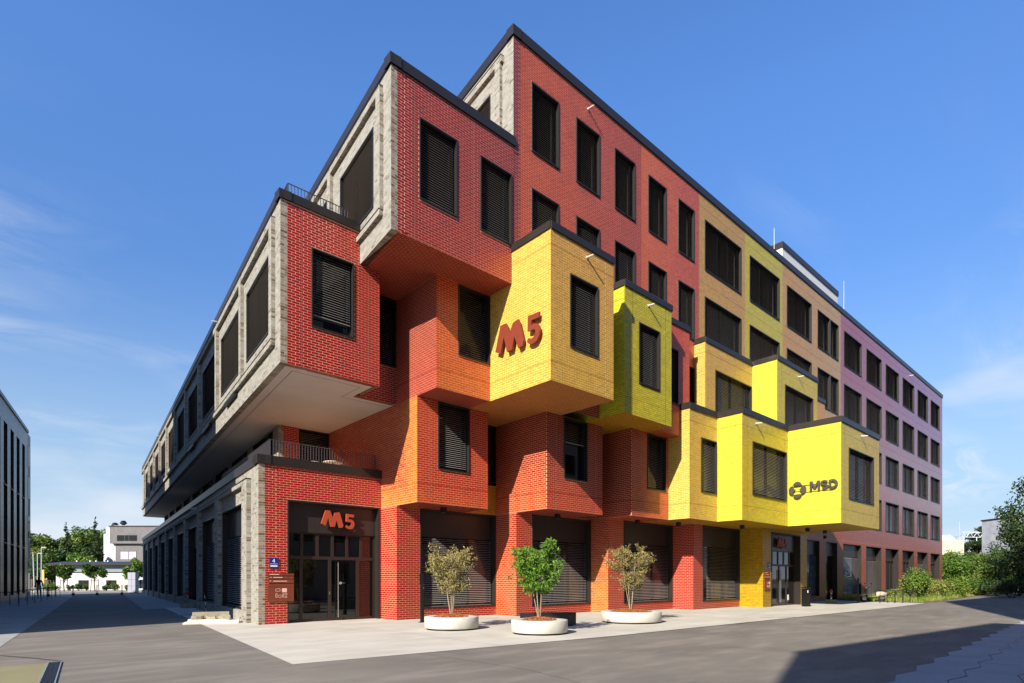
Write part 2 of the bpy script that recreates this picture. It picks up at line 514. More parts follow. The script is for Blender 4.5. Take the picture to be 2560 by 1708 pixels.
# ------------------------------------------------------------------ windows
WIN_CACHE = {}
def window_meshes(w, h, depth=0.24, top=0.0, blind=1.0, mull=0, proud=0.03, slats=True):
    key = (round(w,2), round(h,2), depth, top, blind, mull, proud, slats)
    if key in WIN_CACHE: return WIN_CACHE[key]
    fr = MB().mat(M['bronze'])
    tk = 0.045
    fr.box(0, tk, -proud, depth, 0, h); fr.box(w-tk, w, -proud, depth, 0, h)
    fr.box(tk, w-tk, -proud, depth, h-tk, h); fr.box(tk, w-tk, -proud-0.02, depth, 0, tk)
    fr.mat(M['black'])
    fr.box(tk, tk+0.05, depth-0.06, depth, tk, h-tk); fr.box(w-tk-0.05, w-tk, depth-0.06, depth, tk, h-tk)
    for i in range(1, mull+1):
        x = w*i/(mull+1)
        fr.box(x-0.03, x+0.03, depth-0.07, depth, tk, h-tk)
    if top > 0:
        fr.mat(M['spandrel']); fr.box(tk+0.05, w-tk-0.05, depth-0.10, depth-0.005, h-tk-top, h-tk)
    pane = MB().mat(M['glass']); pane.box(tk, w-tk, depth, depth+0.02, tk, h-tk)
    bl = None
    if blind > 0:
        bl = MB().mat(M['slat'])
        zt = h-tk-top-0.04; zb = tk+0.05+(1-blind)*(zt-tk)
        n = max(3, int((zt-zb)/0.078)); x0, x1 = tk+0.06, w-tk-0.06
        y = depth-0.13
        for i in range(n):
            z = zt-0.05-i*(zt-zb-0.05)/n
            # gently cambered slat, outer edge low
            bl.add([(x0,y+0.028,z+0.022),(x1,y+0.028,z+0.022),(x1,y-0.012,z+0.006),(x0,y-0.012,z+0.006),(x1,y-0.026,z-0.010),(x0,y-0.026,z-0.010)], [(0,1,2,3),(3,2,4,5)])
        bl.box(x0, x1, y-0.03, y+0.03, zb-0.045, zb-0.02)
        k = max(2, int(w/1.1)+1)
        bl.mat(M['black'])
        for i in range(k):
            x = x0+0.22+(x1-x0-0.44)*i/(k-1)
            bl.box(x-0.004, x+0.004, y-0.037, y-0.034, zb, zt)
    res = (fr.mesh('window'), pane.mesh('pane'), bl.mesh('blind') if bl else None)
    WIN_CACHE[key] = res
    return res

def window(root, o, a, w, z0, z1, **kw):
    """o (x,y): left end on the wall plane seen from outside; returns the hole's extent"""
    fr, pa, bl = window_meshes(w, z1-z0, **kw)
    ang = math.atan2(a[1], a[0])
    wo = link('window', fr, root, loc=(o[0], o[1], z0), rz=ang)
    link('pane', pa, wo)
    if bl: link('blind', bl, wo)['kind'] = 'stuff'
    return wo

def cap(root, p0, p1, z0, z1, out=0.05, depth=0.32):
    """sheet-metal parapet cap along p0->p1 (left to right seen from outside), in 3 m lengths"""
    p0, p1 = Vector(p0), Vector(p1)
    d = (p1-p0); L = d.length; a = d/L; n = Vector((a.y, -a.x))
    mb = MB().mat(M['cap'])
    k = max(1, round(L/3.0))
    for i in range(k):
        q = p0+a*(L*i/k)+n*out
        mb.obox((q.x, q.y), (a.x, a.y), (-n.x, -n.y), L/k-(0.008 if i < k-1 else 0), depth+out, z0, z1)
    return mb.obj('parapet', root)

FX, LX, RX = (1.0, 0.0), (0.0, -1.0), (0.0, 1.0)          # front, left and right faces: direction to the right seen from outside
GD = np.array([0.09952829, 0.99503473])                     # the grey side recedes along this direction
GA = (-GD[0], -GD[1]); GN = (GA[1], -GA[0])
def gp(o, q): return (o[0]+GD[0]*q, o[1]+GD[1]*q)

# ------------------------------------------------------------------ the coloured brick office building
B = tag(empty('office_building', (0, 0, 0)), 'stepped office building of glazed bricks from crimson through orange and yellow to mauve', 'building')
Z1, Z2, Z3, T0 = 4.38, 8.25, 12.2, 15.48

RED = glaze((206,40,44), (196,36,56), lambda x,y,z: 0.35+0*x, speck=(150,40,70))

def vol(s0, s1, tf, tb, z0, z1, cl, cf, mort, win=None, top=None, sof=None, wkw=None, fz0=None, hj=(), vj=True, left=True, mleft=None, ylim=None):
    """a projecting brick box: left face, front face with a window, underside, plain right face and roof"""
    w = Wall(B, mort)
    if left:
        wl_ = w if mleft is None else Wall(B, mleft)
        wl_.face((s0, tb), LX, tb-tf, z0, z1, cl, hjoints=hj)
    holes = []
    if win:
        for (a, b, c, d) in ([win] if not isinstance(win, list) else win):
            holes.append((a-s0, b-s0, c, d))
            window(B, (a, tf), FX, b-a, c, d, **(wkw or {}))
    js = (0.55, s1-s0-0.45) if (vj and s1-s0 > 3) else ()
    w.face((s0, tf), FX, s1-s0, z0, z1, cf, holes, joints=js, hjoints=hj)
    w.plainq([(s1,tf,z0),(s1,tb,z0),(s1,tb,z1),(s1,tf,z1)])
    w.plainq([(s0,tf,z1),(s1,tf,z1),(s1,tb,z1),(s0,tb,z1)])
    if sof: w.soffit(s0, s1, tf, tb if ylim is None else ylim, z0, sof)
    else: w.plainq([(s0,tb,z0),(s1,tb,z0),(s1,tf,z0),(s0,tf,z0)])
    if top:
        cap(B, (s0, tb), (s0, tf), z1, top)
        cap(B, (s0-0.0, tf), (s1+0.05, tf), z1-0.001, top-0.001)
    return w

# --- ground floor: the red entrance volume and the stepped piers
T_G = 20.55
w = Wall(B, 'm_light')
w.face((7.02, T_G), FX, 4.48, 0, 5.55, RED, holes=[(0.76, 4.41, -0.01, 4.40)], joints=(0.35,))
w.face((6.80, T_G), FX, 0.215, 0, 5.55, grey_quoin)
w.plainq([(6.8,T_G,5.5),(11.5,T_G,5.5),(11.5,40,5.5),(8.7,40,5.5)])
cap(B, (6.74, T_G), (11.62, T_G), 5.55, 5.86, out=0.07, depth=0.4)

lowfade = lambda z0, z1: (lambda x,y,z: np.clip((z1-z)/(z1-z0), 0, 1))
STEPS = [  # s0, s1, front, back, pier end, colours left / front, mortar
    (11.5, 16.45, 19.35, T_G, 12.54, glaze((206,76,42),(198,60,38),lowfade(0,4)), glaze((198,44,38),(190,36,40),lowfade(0,4)), 'm_light'),
    (16.45, 21.25, 18.0, 19.35, 17.36, glaze((170,60,44),(220,104,48),lowfade(1.5,4.2)), glaze((196,72,44),(188,56,42),lowfade(0,4)), 'm_light'),
    (21.25, 26.6, 16.95, 18.0, 22.42, glaze((182,58,40),(224,140,50),lowfade(0.8,3.6)), glaze((204,84,46),(196,70,48),lowfade(0,4)), 'm_light'),  # left face: shaded red above, sunlit orange below, put into the colour
    (26.6, 31.5, 15.73, 16.95, 27.49, glaze((186,44,50),(196,44,52),lowfade(0,4)), glaze((186,52,54),(196,60,60),lowfade(0,4)), 'm_light'),
    (31.5, 37.5, 14.4, 15.73, 32.52, glaze((214,176,44),(224,190,46),lowfade(0,3)), glaze((206,170,46)), 'm_olive'),
]
SILLC = glaze((192,52,40))
for i, (s0, s1, tf, tb, pe, cl_, cf_, mo) in enumerate(STEPS):
    w = Wall(B, mo)
    w.face((s0, tb), LX, tb-tf, 0, Z1, cl_)
    if i < 4:
        w.face((s0, tf), FX, s1-s0, 0, Z1, (lambda cf_: (lambda x,y,z: np.where((z < 0.5)[:,None], SILLC(x,y,z), cf_(x,y,z))))(cf_), holes=[(pe-s0, s1-s0, 0.40, 4.34)], joints=(0.62,))
        window(B, (pe, tf), FX, s1-pe-0.01, 0.40, 4.34, depth=0.34, top=1.02, mull=2, proud=0.02)
    else:
        w.face((s0, tf), FX, s1-s0, 0, Z1, cf_, holes=[(pe-s0, 36.5-s0, -0.01, 4.2)])
        w.plainq([(s1,tf,0),(s1,T0,0),(s1,T0,Z1),(s1,tf,Z1)])

# --- first floor
ORW = lambda x,y,z: np.clip(np.maximum(1-(z-4.4)/1.5, 1-(y-18.0)/1.6), 0, 1)  # sunlit orange painted low and at the near edge, shaded red elsewhere
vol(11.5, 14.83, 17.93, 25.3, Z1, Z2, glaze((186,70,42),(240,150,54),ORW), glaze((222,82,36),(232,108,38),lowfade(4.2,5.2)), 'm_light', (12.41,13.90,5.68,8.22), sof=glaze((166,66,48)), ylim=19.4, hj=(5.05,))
w = Wall(B, 'm_gold'); w.face((14.83, 19.35), FX, 1.62, Z1, Z2, glaze((204,150,44)), holes=[(0.02,1.62,5.62,8.24)])
window(B, (14.85, 19.35), FX, 1.59, 5.62, 8.24)
vol(16.45, 19.92, 16.2, 19.35, Z1, Z2, glaze((158,54,40),(228,108,50),lowfade(4.4,6.8)), glaze((164,56,44),(214,86,54),lowfade(4.4,6.6)), 'm_light', (17.44,18.90,5.69,8.22), sof=glaze((160,62,50)), ylim=18.05, wkw=dict(blind=0.38), hj=(5.05,))  # both faces painted with shaded red on top and sunlit orange below
w = Wall(B, 'm_light'); w.face((19.92, 18.0), FX, 1.13, Z1, Z2, glaze((160,56,42)))
vol(21.05, 23.95, T0, 18.0, Z1, Z2, glaze((150,52,42),(168,58,44),lowfade(4.4,6)), glaze((190,70,42),(238,116,42),lambda x,y,z: np.clip((x-21.6)/1.0,0,1)), 'm_light', (22.22,23.72,5.68,8.22), sof=glaze((196,88,46)), ylim=17.0, hj=(5.05,))  # front turns orange to imitate light thrown back by the yellow box
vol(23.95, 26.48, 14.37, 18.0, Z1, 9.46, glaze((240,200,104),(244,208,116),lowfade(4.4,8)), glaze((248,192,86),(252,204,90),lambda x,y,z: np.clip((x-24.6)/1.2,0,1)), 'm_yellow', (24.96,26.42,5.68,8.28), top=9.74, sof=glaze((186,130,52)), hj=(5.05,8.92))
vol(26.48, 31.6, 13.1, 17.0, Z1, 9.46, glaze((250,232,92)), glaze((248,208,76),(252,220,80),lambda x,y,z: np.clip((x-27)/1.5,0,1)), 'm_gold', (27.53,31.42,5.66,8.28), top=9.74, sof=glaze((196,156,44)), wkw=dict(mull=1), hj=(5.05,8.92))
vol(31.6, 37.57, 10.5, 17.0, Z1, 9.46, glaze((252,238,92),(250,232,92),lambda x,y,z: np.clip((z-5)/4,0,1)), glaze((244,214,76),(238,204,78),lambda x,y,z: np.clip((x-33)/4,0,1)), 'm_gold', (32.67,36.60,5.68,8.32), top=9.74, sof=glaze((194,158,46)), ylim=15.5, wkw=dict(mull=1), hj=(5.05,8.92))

# --- second floor
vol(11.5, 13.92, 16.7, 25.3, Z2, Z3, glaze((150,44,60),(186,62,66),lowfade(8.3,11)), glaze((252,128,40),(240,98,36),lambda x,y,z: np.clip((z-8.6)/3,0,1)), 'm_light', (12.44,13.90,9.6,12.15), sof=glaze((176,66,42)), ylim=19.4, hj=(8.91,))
w = Wall(B, 'm_light'); w.face((9.99, 19.4), FX, 1.51, Z2, Z3, glaze((150,34,50),(190,40,56),lambda x,y,z: np.clip(1-(x-10.1)/0.9,0,1)), holes=[(0.02,1.50,9.60,12.2)])
window(B, (10.01, 19.4), FX, 1.48, 9.6, 12.19)
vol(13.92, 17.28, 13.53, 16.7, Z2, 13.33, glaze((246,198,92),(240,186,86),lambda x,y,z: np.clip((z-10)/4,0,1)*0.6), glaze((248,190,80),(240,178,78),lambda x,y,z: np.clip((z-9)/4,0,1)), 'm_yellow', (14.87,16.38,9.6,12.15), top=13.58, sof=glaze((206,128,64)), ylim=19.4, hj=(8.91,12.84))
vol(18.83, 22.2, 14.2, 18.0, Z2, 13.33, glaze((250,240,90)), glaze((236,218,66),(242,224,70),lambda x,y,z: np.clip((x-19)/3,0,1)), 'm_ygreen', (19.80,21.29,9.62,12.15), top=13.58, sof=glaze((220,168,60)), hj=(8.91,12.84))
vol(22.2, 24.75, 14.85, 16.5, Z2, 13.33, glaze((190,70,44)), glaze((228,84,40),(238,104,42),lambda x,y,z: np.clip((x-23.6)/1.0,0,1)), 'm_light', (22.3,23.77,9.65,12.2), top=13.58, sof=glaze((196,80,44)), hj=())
vol(26.25, 31.25, 14.88, 16.0, Z2, 13.33, glaze((232,192,96)), glaze((242,188,88),(246,196,86),lambda x,y,z: np.clip((x-27)/3,0,1)), 'm_yellow', (27.22,31.15,9.6,12.15), top=13.58, wkw=dict(mull=1), hj=(8.91,12.84))
vol(31.25, 36.77, 13.52, 16.0, Z2, 13.33, glaze((250,234,96)), glaze((242,220,80),(238,212,80),lambda x,y,z: np.clip((x-32)/4,0,1)), 'm_gold', (32.22,36.1,9.6,12.2), top=13.58, wkw=dict(mull=1), hj=(8.91,12.84))
vol(36.77, 41.7, 14.86, 16.0, Z2, 13.33, glaze((230,174,92)), glaze((234,174,90)), 'm_tan', None, top=13.58)

# --- the long front plane: top floors, then the floors below where no box hides it
COLS = [(14.9,1.48),(17.37,1.48),(19.83,1.48),(22.29,1.48),(24.77,1.48),(27.24,3.93),(32.16,3.93),(37.14,3.92),(42.1,3.93),(47.12,3.9),(52.12,3.88),(57.11,3.82),(62.1,3.82),(67.08,3.84),(72.03,3.76)]
def front_colour(X, Y, Z):
    n = len(X); c = np.zeros((n, 3))
    d = RNG.normal(0, 1.0, n)
    def put(m, a, b, k):
        k = np.clip(k, 0, 1)[:, None]; c[m] = (lin(a)*(1-k)+lin(b)*k)[m]
    put(X < 14.37, (166,38,52), (150,40,60), (Z-13)/6+0.2*d)
    put((X >= 14.37) & (X < 21.75), (222,92,44), (194,70,50), (X-15.8)/6+0.22*d)
    put((X >= 21.75) & (X < 26.7), (242,112,46), (218,84,50), (X-22.5)/4+0.22*d)
    put((X >= 26.7) & (X < 31.63), (236,180,80), (222,170,82), (Z-13)/8+0.2*d)
    put((X >= 31.63) & (X < 36.56), (240,222,78), (230,214,84), (Z-13)/8+0.15*d)
    put((X >= 36.56) & (X < 46.53), (232,174,98), (226,180,120), (X-38)/7+0.2*d)
    # mauve wing: crimson brick at the bottom, rose in the middle, mauve at the top
    k = np.clip((X-47)/29, 0, 1)
    topc = lin((186,100,120))*(1-k)[:,None]+lin((182,142,176))*k[:,None]
    kk = np.clip((X-56)/10+0.15*d, 0, 1)[:,None]
    topc = topc*(1-0.35*kk)+lin((160,116,172))*0.35*kk
    midc = lin((190,140,140))*(1-k)[:,None]+lin((190,158,166))*k[:,None]
    lowc = np.tile(lin((176,66,52)), (n,1))*(1-k)[:,None]+lin((168,78,74))*k[:,None]
    t1 = np.clip((Z-6.8+0.5*d)/2.2, 0, 1)[:,None]; t2 = np.clip((Z-11.0+1.2*d)/6.0, 0, 1)[:,None]
    mv = (lowc*(1-t1)+midc*t1)*(1-t2)+topc*t2
    m = X >= 46.53
    c[m] = mv[m]
    lo = (X >= 37.5) & (X < 46.53) & (Z < 8.2)
    c[lo] = lowc[lo]
    return np.clip(GAIN*fired(vivid(c, 1.15))*(1+RNG.normal(0, 0.07, (n,1)))*(1+RNG.normal(0, 0.025, (n,3))), 0.003, 0.9)

def front_strip(s0, s1, z0, z1, mort, rows, skip=()):
    """part of the long front plane with the window columns that fall inside it"""
    w = Wall(B, mort); holes = []
    for i, (cs, cw) in enumerate(COLS):
        if cs < s0-0.01 or cs+cw > s1+0.05: continue
        for (a, b) in rows:
            if (i, a) in skip: continue
            holes.append((cs-s0, cs+cw-s0, a, b))
            two = i == 8
            if two:
                window(B, (cs, T0), FX, 2.25, a, b); window(B, (cs+2.35, T0), FX, cw-2.35, a, b)
            else: window(B, (cs, T0), FX, cw, a, b, mull=1 if cw > 2 else 0)
    w.face((s0, T0), FX, s1-s0, z0, z1, front_colour, holes, hjoints=(12.84, 16.78, 20.6) if s0 > 26 else ())
    return w
ROW4, ROW3, ROW2, ROW1, ROWG = (17.46,20.05), (13.52,16.10), (9.60,12.16), (5.62,8.20), (0.35,4.2)
front_strip(14.0, 21.75, Z3, 21.2, 'm_light', [ROW4, ROW3])
front_strip(21.75, 26.7, Z2, 21.2, 'm_light', [ROW4, ROW3, ROW2], skip={(3, 9.60)})
front_strip(26.7, 31.63, Z3, 21.2, 'm_tan', [ROW4, ROW3])
front_strip(31.63, 36.56, Z3, 21.2, 'm_gold', [ROW4, ROW3])
front_strip(36.56, 46.53, Z3-3.95, 21.2, 'm_tan', [ROW4, ROW3, ROW2], skip={(7, 9.60)})
front_strip(46.53, 76.95, Z1, 21.2, 'm_pink', [ROW4, ROW3, ROW2, ROW1])
front_strip(37.57, 46.53, Z1, Z2, 'm_light', [ROW1], skip={(7, 5.62)})
w = Wall(B, 'm_light'); w.face((17.28, T0), FX, 1.55, Z2, Z3, glaze((176,60,48)))
# front of the third-floor bar
def bar3(X, Y, Z):
    a = glaze((178,34,38), (166,36,54), lambda x,y,z: np.clip((x-11.5)/2.5,0,1), speck=(120,34,60))(X, Y, Z)
    k = np.clip(np.clip((X-11.6)/2.2,0,1)*np.clip((14.0-Z)/1.7,0,1)+RNG.normal(0,0.12,len(X))*(Z < 14), 0, 1)[:,None]
    return a*(1-k)+lin((212,64,38))*GAIN*k
w = Wall(B, 'm_light')
w.face((9.22, T0), FX, 4.80, Z3, 17.2, bar3, holes=[(10.0-9.22,11.49-9.22,13.54,16.12),(12.46-9.22,13.92-9.22,13.54,16.12)], joints=(0.62,2.95))
w.face((9.0, T0), FX, 0.215, Z3, 17.2, grey_quoin)
for a, b in ((10.0,11.49),(12.46,13.92)): window(B, (a, T0), FX, b-a, 13.54, 16.12)
w.soffit(9.25, 18.8, T0, 25.3, Z3, glaze((168,36,36),(190,52,38),lambda x,y,z: np.clip((x-11.5)/2.5,0,1)))
w.plainq([(9.0,T0,17.0),(14.1,T0,17.0),(18,55,17.0),(13,55,17.0)])
cap(B, (8.94, T0), (14.08, T0), 17.2, 17.52, out=0.06)
# ground floor of the long front, right of the second entrance
w = Wall(B, 'm_light')
gh = [(0.45,5.0,0.35,4.2),(6.15,8.35,-0.01,4.2),(9.5,13.5,0.35,4.2)]
gwin = [(37.95,4.55,0.35,True),(43.65,2.2,0.02,False),(47.0,4.0,0.35,True)]
for j, (a, ww, zb, bl_) in enumerate(gwin):
    window(B, (a, T0), FX, ww, zb, 4.2, depth=0.34, top=0.95, blind=1.0 if bl_ else 0.0, proud=0.0)
for j, i in enumerate(range(10, 15)):
    cs, cw = COLS[i]
    gh.append((cs-37.5, cs+cw-37.5, 0.05, 4.2))
    window(B, (cs, T0), FX, cw, 0.05, 4.2, depth=0.5, top=1.05, blind=1.0 if j in (0, 3) else 0.0, mull=3 if j not in (0, 3) else 1, proud=0.0)
w.face((37.5, T0), FX, 39.45, 0, Z1, front_colour, gh)
w.plainq([(76.95,T0,0),(76.95,T0+18,0),(76.95,T0+18,21.2),(76.95,T0,21.2)])
w.plainq([(14.0,T0,21.0),(76.95,T0,21.0),(76.95,T0+18,21.0),(15.8,T0+18,21.0)])
w.plainq([(14,34,0),(14,34,21),(76.95,34,21),(76.95,34,0)])
cap(B, (13.94, T0), (77.0, T0), 21.2, 21.56, out=0.06)
cap(B, (76.95, T0), (76.95, T0+18), 21.2, 21.55, out=0.06)

# --- grey clay side, receding along GD
SIDE_A = (GD[1], -GD[0])            # near-facing side faces of the relief
D_REL = 0.13
def grey_rows(wall, o3, a, b, n, W_, H_, bl_, ch_, colour, joint=0.012):
    rows = []
    nu, nv = max(1, int(round(W_/bl_))), max(1, int(round(H_/ch_)))
    for i in range(nu):
        for j in range(nv):
            rows.append((W_*i/nu+joint/2, W_*(i+1)/nu-joint/2, H_*j/nv+joint/2, H_*(j+1)/nv-joint/2))
    r = np.array(rows); m = np.zeros(len(r))
    wall.faces.append(dict(o=np.array(o3, float), a=np.array(a, float), b=np.array(b, float), n=np.array(n, float), r=r, c=colour(m, m, m)))

def member(wall, o, q0, q1, z0, z1, d=D_REL, under=True, side=True):
    """a raised bar of brick on the grey side"""
    f = gp(o, q1); oo = (f[0]+GN[0]*d, f[1]+GN[1]*d)
    wall.face(oo, GA, q1-q0, z0, z1, grey_clay)
    nr = gp(o, q0)
    if side:
        so = (nr[0]+GN[0]*d, nr[1]+GN[1]*d)
        wall.mb.quad((so[0],so[1],z0), (nr[0],nr[1],z0), (nr[0],nr[1],z1), (so[0],so[1],z1))
        grey_rows(wall, (so[0],so[1],z0), (SIDE_A[0],SIDE_A[1],0), (0,0,1), (-GD[0],-GD[1],0), d, z1-z0, d, COURSE, grey_quoin)
    p = [(*gp(o,q0),), (*gp(o,q1),)]
    q_ = [(p[1][0]+GN[0]*d, p[1][1]+GN[1]*d), (p[0][0]+GN[0]*d, p[0][1]+GN[1]*d)]
    wall.mb.poly([(*p[0],z0),(*p[1],z0),(*q_[0],z0),(*q_[1],z0)])
    wall.mb.poly([(*q_[1],z1),(*q_[0],z1),(*p[1],z1),(*p[0],z1)])
    if under and q1-q0 > 1:
        grey_rows(wall, (q_[1][0],q_[1][1],z0), (GD[0],GD[1],0), (-GN[0],-GN[1],0), (0,0,-1), q1-q0, d, COURSE, d, grey_quoin)

def upper_side(o, L, z0, z1, q_first, pitch, wins, zw, ztop, zcap, zb):
    w = Wall(B, 'm_grey', 'clay')
    far = gp(o, L)
    holes = [(L-b, L-a, zw[0], zw[1]) for a, b in wins]
    w.face(far, GA, L, z0, z1, grey_clay, holes)
    for a, b in wins: window(B, gp(o, b), GA, b-a, zw[0], zw[1], mull=2, depth=0.2, proud=0.02)
    member(w, o, 0.59, L, ztop, ztop+0.22)
    member(w, o, 0.59, L, zb, zb+0.17)
    q = q_first; k = 0
    while q < L-0.3:
        member(w, o, q, q+0.32, zb+0.17, ztop, under=False)
        k += 1; q = (5.12 if k == 1 else q+pitch)
    fl = MB().mat(M['cap'])
    fo = gp(o, 0.58)
    fl.obox((fo[0]+GN[0]*(D_REL+0.02), fo[1]+GN[1]*(D_REL+0.02)), (GD[0],GD[1]), (-GN[0],-GN[1]), L-0.5, D_REL+0.02, ztop+0.22, ztop+0.235)
    fl.obox((fo[0]+GN[0]*(D_REL+0.02), fo[1]+GN[1]*(D_REL+0.02)), (GD[0],GD[1]), (-GN[0],-GN[1]), L-0.5, D_REL+0.02, zb+0.17, zb+0.185)
    fl.obj('flashing', B)
    cap(B, far, (o[0]-0.0, o[1]-0.05), z1, zcap, out=0.06)
    # soldier course along the bottom edge
    grey_rows(w, (o[0], o[1], z0), (GD[0],GD[1],0), (-GN[0],-GN[1],0), (0,0,-1), L, 0.25, COURSE, 0.25, grey_quoin)
    w.mb.poly([(o[0],o[1],z0), (*far,z0), (far[0]-GN[0]*0.25,far[1]-GN[1]*0.25,z0), (o[0]-GN[0]*0.25,o[1]-GN[1]*0.25,z0)])
    return w

O2, O3, O4, O1 = (6.59, 17.95), (9.0, T0), (14.0, T0), (6.8, T_G)
wins2 = [(1.36,4.65)]+[(5.98+5.15*k, 5.98+5.15*k+3.72) for k in range(10) if 5.98+5.15*k+3.72 < 55]
upper_side(O2, 55.1, Z2, 13.28, 0.59, 5.15, wins2, (9.6,12.14), 12.75, 13.55, 8.95)
wins3 = [(1.33,4.36)]+[(5.7+5.15*k, 5.7+5.15*k+3.72) for k in range(6)]
upper_side(O3, 38.0, Z3, 17.2, 0.56, 5.15, wins3, (13.52,16.12), 16.7, 17.52, 12.9)
wins4 = [(1.47,4.5)]+[(5.9+5.15*k, 5.9+5.15*k+3.72) for k in range(3)]
upper_side(O4, 24.0, 17.0, 21.2, 0.69, 5.15, wins4, (17.46,20.05), 20.65, 21.55, 17.05)

# front of the second-floor bar
w = Wall(B, 'm_light')
w.face((6.81, 17.95), FX, 3.18, Z2, 13.28, glaze((198,38,42),(188,36,54),lambda x,y,z: 0.4+0*x, speck=(140,40,70)), holes=[(7.56-6.81,9.03-6.81,9.6,12.14)], joints=(0.45,2.75))
w.face((6.59, 17.95), FX, 0.215, Z2, 13.28, grey_quoin)
window(B, (7.56, 17.95), FX, 1.47, 9.6, 12.14, blind=0.84)
w.plainq([(9.99,17.95,Z2),(9.99,19.4,Z2),(9.99,19.4,13.28),(9.99,17.95,13.28)])
far2 = gp(O2, 55.1)
w.plainq([(6.59,17.95,13.1),(9.99,17.95,13.1),(9.99,T0+4,13.1),(far2[0]+9,far2[1],13.1),(far2[0],far2[1],13.1)])
w.plainq([(far2[0],far2[1],Z2),(far2[0],far2[1],13.28),(far2[0]+12,far2[1],13.28),(far2[0]+12,far2[1],Z2)])
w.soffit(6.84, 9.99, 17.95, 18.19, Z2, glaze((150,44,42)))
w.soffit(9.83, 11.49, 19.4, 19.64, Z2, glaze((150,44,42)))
cap(B, (6.53, 17.95), (9.99, 17.95), 13.28, 13.55, out=0.06)
sf = MB().mat(M['plaster'])
a0 = (O2[0]-GN[0]*0.25, O2[1]+0.24)
sf.poly([(a0[0],a0[1],Z2-0.004),(gp(a0,55.1)[0],gp(a0,55.1)[1],Z2-0.004),(gp(a0,55.1)[0]+9,gp(a0,55.1)[1],Z2-0.004),(11.49,26,Z2-0.004),(11.49,19.64,Z2-0.004),(9.83,19.64,Z2-0.004),(9.83,18.19,Z2-0.004)])
so = sf.obj('soffit', B); so['label'] = 'pale plaster underside of the overhanging bar'
# thin shadow joint round the plaster
jm = MB().mat(M['cap'])
def strip(p, q, z, wd=0.018):
    p, q = Vector(p), Vector(q); d = (q-p).normalized(); n = Vector((d.y, -d.x))*wd/2
    jm.poly([(p.x-n.x,p.y-n.y,z),(q.x-n.x,q.y-n.y,z),(q.x+n.x,q.y+n.y,z),(p.x+n.x,p.y+n.y,z)])
b0 = (a0[0]+0.32, a0[1]+0.30)
for p, q in ((b0, gp(b0, 54)), (b0, (9.53,18.49)), ((9.53,18.49),(9.53,19.94)), ((9.53,19.94),(11.49,19.94))): strip(p, q, Z2-0.008)
jm.obj('soffit_joint', so)

# ground-floor grey side: raised piers, deep windows
w = Wall(B, 'm_grey', 'clay')
L1 = 51.5; far = gp(O1, L1)
g_starts = [1.1, 6.76]+[12.05+5.15*k for k in range(8)]
holes = []
for k, q in enumerate(g_starts[:-1]):
    a, b = q+0.95, g_starts[k+1]-0.15
    door = k in (2, 5)
    zb = 0.02 if door else 0.42
    holes.append((L1-b, L1-a, zb, 4.46))
    window(B, gp(O1, b), GA, b-a, zb, 4.46, depth=0.32, top=1.1, blind=0.0 if door else 1.0, mull=1 if door else 0, proud=0.0)
w.face(far, GA, L1, 0, 5.55, grey_clay, holes)
for q in g_starts: member(w, O1, q, q+0.8, 0, 5.0, d=0.16, under=False)
member(w, O1, 1.1, L1, 5.0, 5.16, d=0.16)
member(w, O1, 1.9, L1, 0.0, 0.40, d=0.10, under=False, side=False)
w.mb.poly([(*far,0),(far[0]+10,far[1],0),(far[0]+10,far[1],5.55),(*far,5.55)])
fl = MB().mat(M['cap']); fo = gp(O1, 1.08)
fl.obox((fo[0]+GN[0]*0.19, fo[1]+GN[1]*0.19), (GD[0],GD[1]), (-GN[0],-GN[1]), L1-1.1, 0.19, 5.16, 5.18)
fl.obj('flashing', B)
cap(B, far, (O1[0], O1[1]-0.05), 5.55, 5.86, out=0.07, depth=0.4)

# first-floor grey wall set back behind the terrace
w = Wall(B, 'm_grey', 'clay'); OT = (9.2, 25.3); LT = 46.0; far = gp(OT, LT); holes = []
for k in range(9):
    a, b = 0.9+5.15*k, 0.9+5.15*k+3.9
    if b > LT: break
    holes.append((LT-b, LT-a, 5.6, 8.2)); window(B, gp(OT, b), GA, b-a, 5.6, 8.2, mull=2, depth=0.2, proud=0.0)
w.face(far, GA, LT, 5.5, Z2-0.01, grey_clay, holes)
w2 = Wall(B, 'm_light')
w2.face((9.42, 25.3), FX, 2.08, 5.5, Z2-0.01, RED, holes=[(10.09-9.42, 2.08, 5.55, 8.22)])
w.face((9.2, 25.3), FX, 0.215, 5.5, Z2-0.01, grey_quoin)
window(B, (10.09, 25.3), FX, 1.4, 5.55, 8.22, proud=0.0)

# --- railings
def railing(root, pts, z, h=1.0, gap=0.105, zlow=0.06):
    rl = MB().mat(M['rail']); bal = MB().mat(M['rail'])
    bal.box(-0.006, 0.006, -0.018, 0.018, 0, h-zlow-0.01); bme = bal.mesh('baluster')
    o = None; items = []
    for p, q in zip(pts[:-1], pts[1:]):
        p, q = Vector(p), Vector(q); d = q-p; L = d.length; a = d/L; n = Vector((-a.y, a.x))
        rl.obox((p.x-n.x*0.02, p.y-n.y*0.02), (a.x,a.y), (n.x,n.y), L, 0.04, z+h-0.012, z+h)
        rl.obox((p.x-n.x*0.02, p.y-n.y*0.02), (a.x,a.y), (n.x,n.y), L, 0.04, z+zlow-0.012, z+zlow)
        k = int(L/gap)
        for i in range(k+1): items.append((p+a*(L*i/k), math.atan2(a.y, a.x)))
    o = rl.obj('railing', root)
    for p, ang in items: link('baluster', bme, o, loc=(p.x, p.y, z+zlow), rz=ang)
    return o
railing(B, [gp((7.35,21.0), 9.0), (7.35,21.0), (11.46,21.0)], 5.62, 0.92)
railing(B, [gp((7.05,18.55), 1.6), (7.05,18.55), (9.1,18.55)], 13.1, 1.15)
railing(B, [gp((9.55,16.0), 1.0), (9.55,16.0), (13.95,16.0)], 17.0, 0.98)

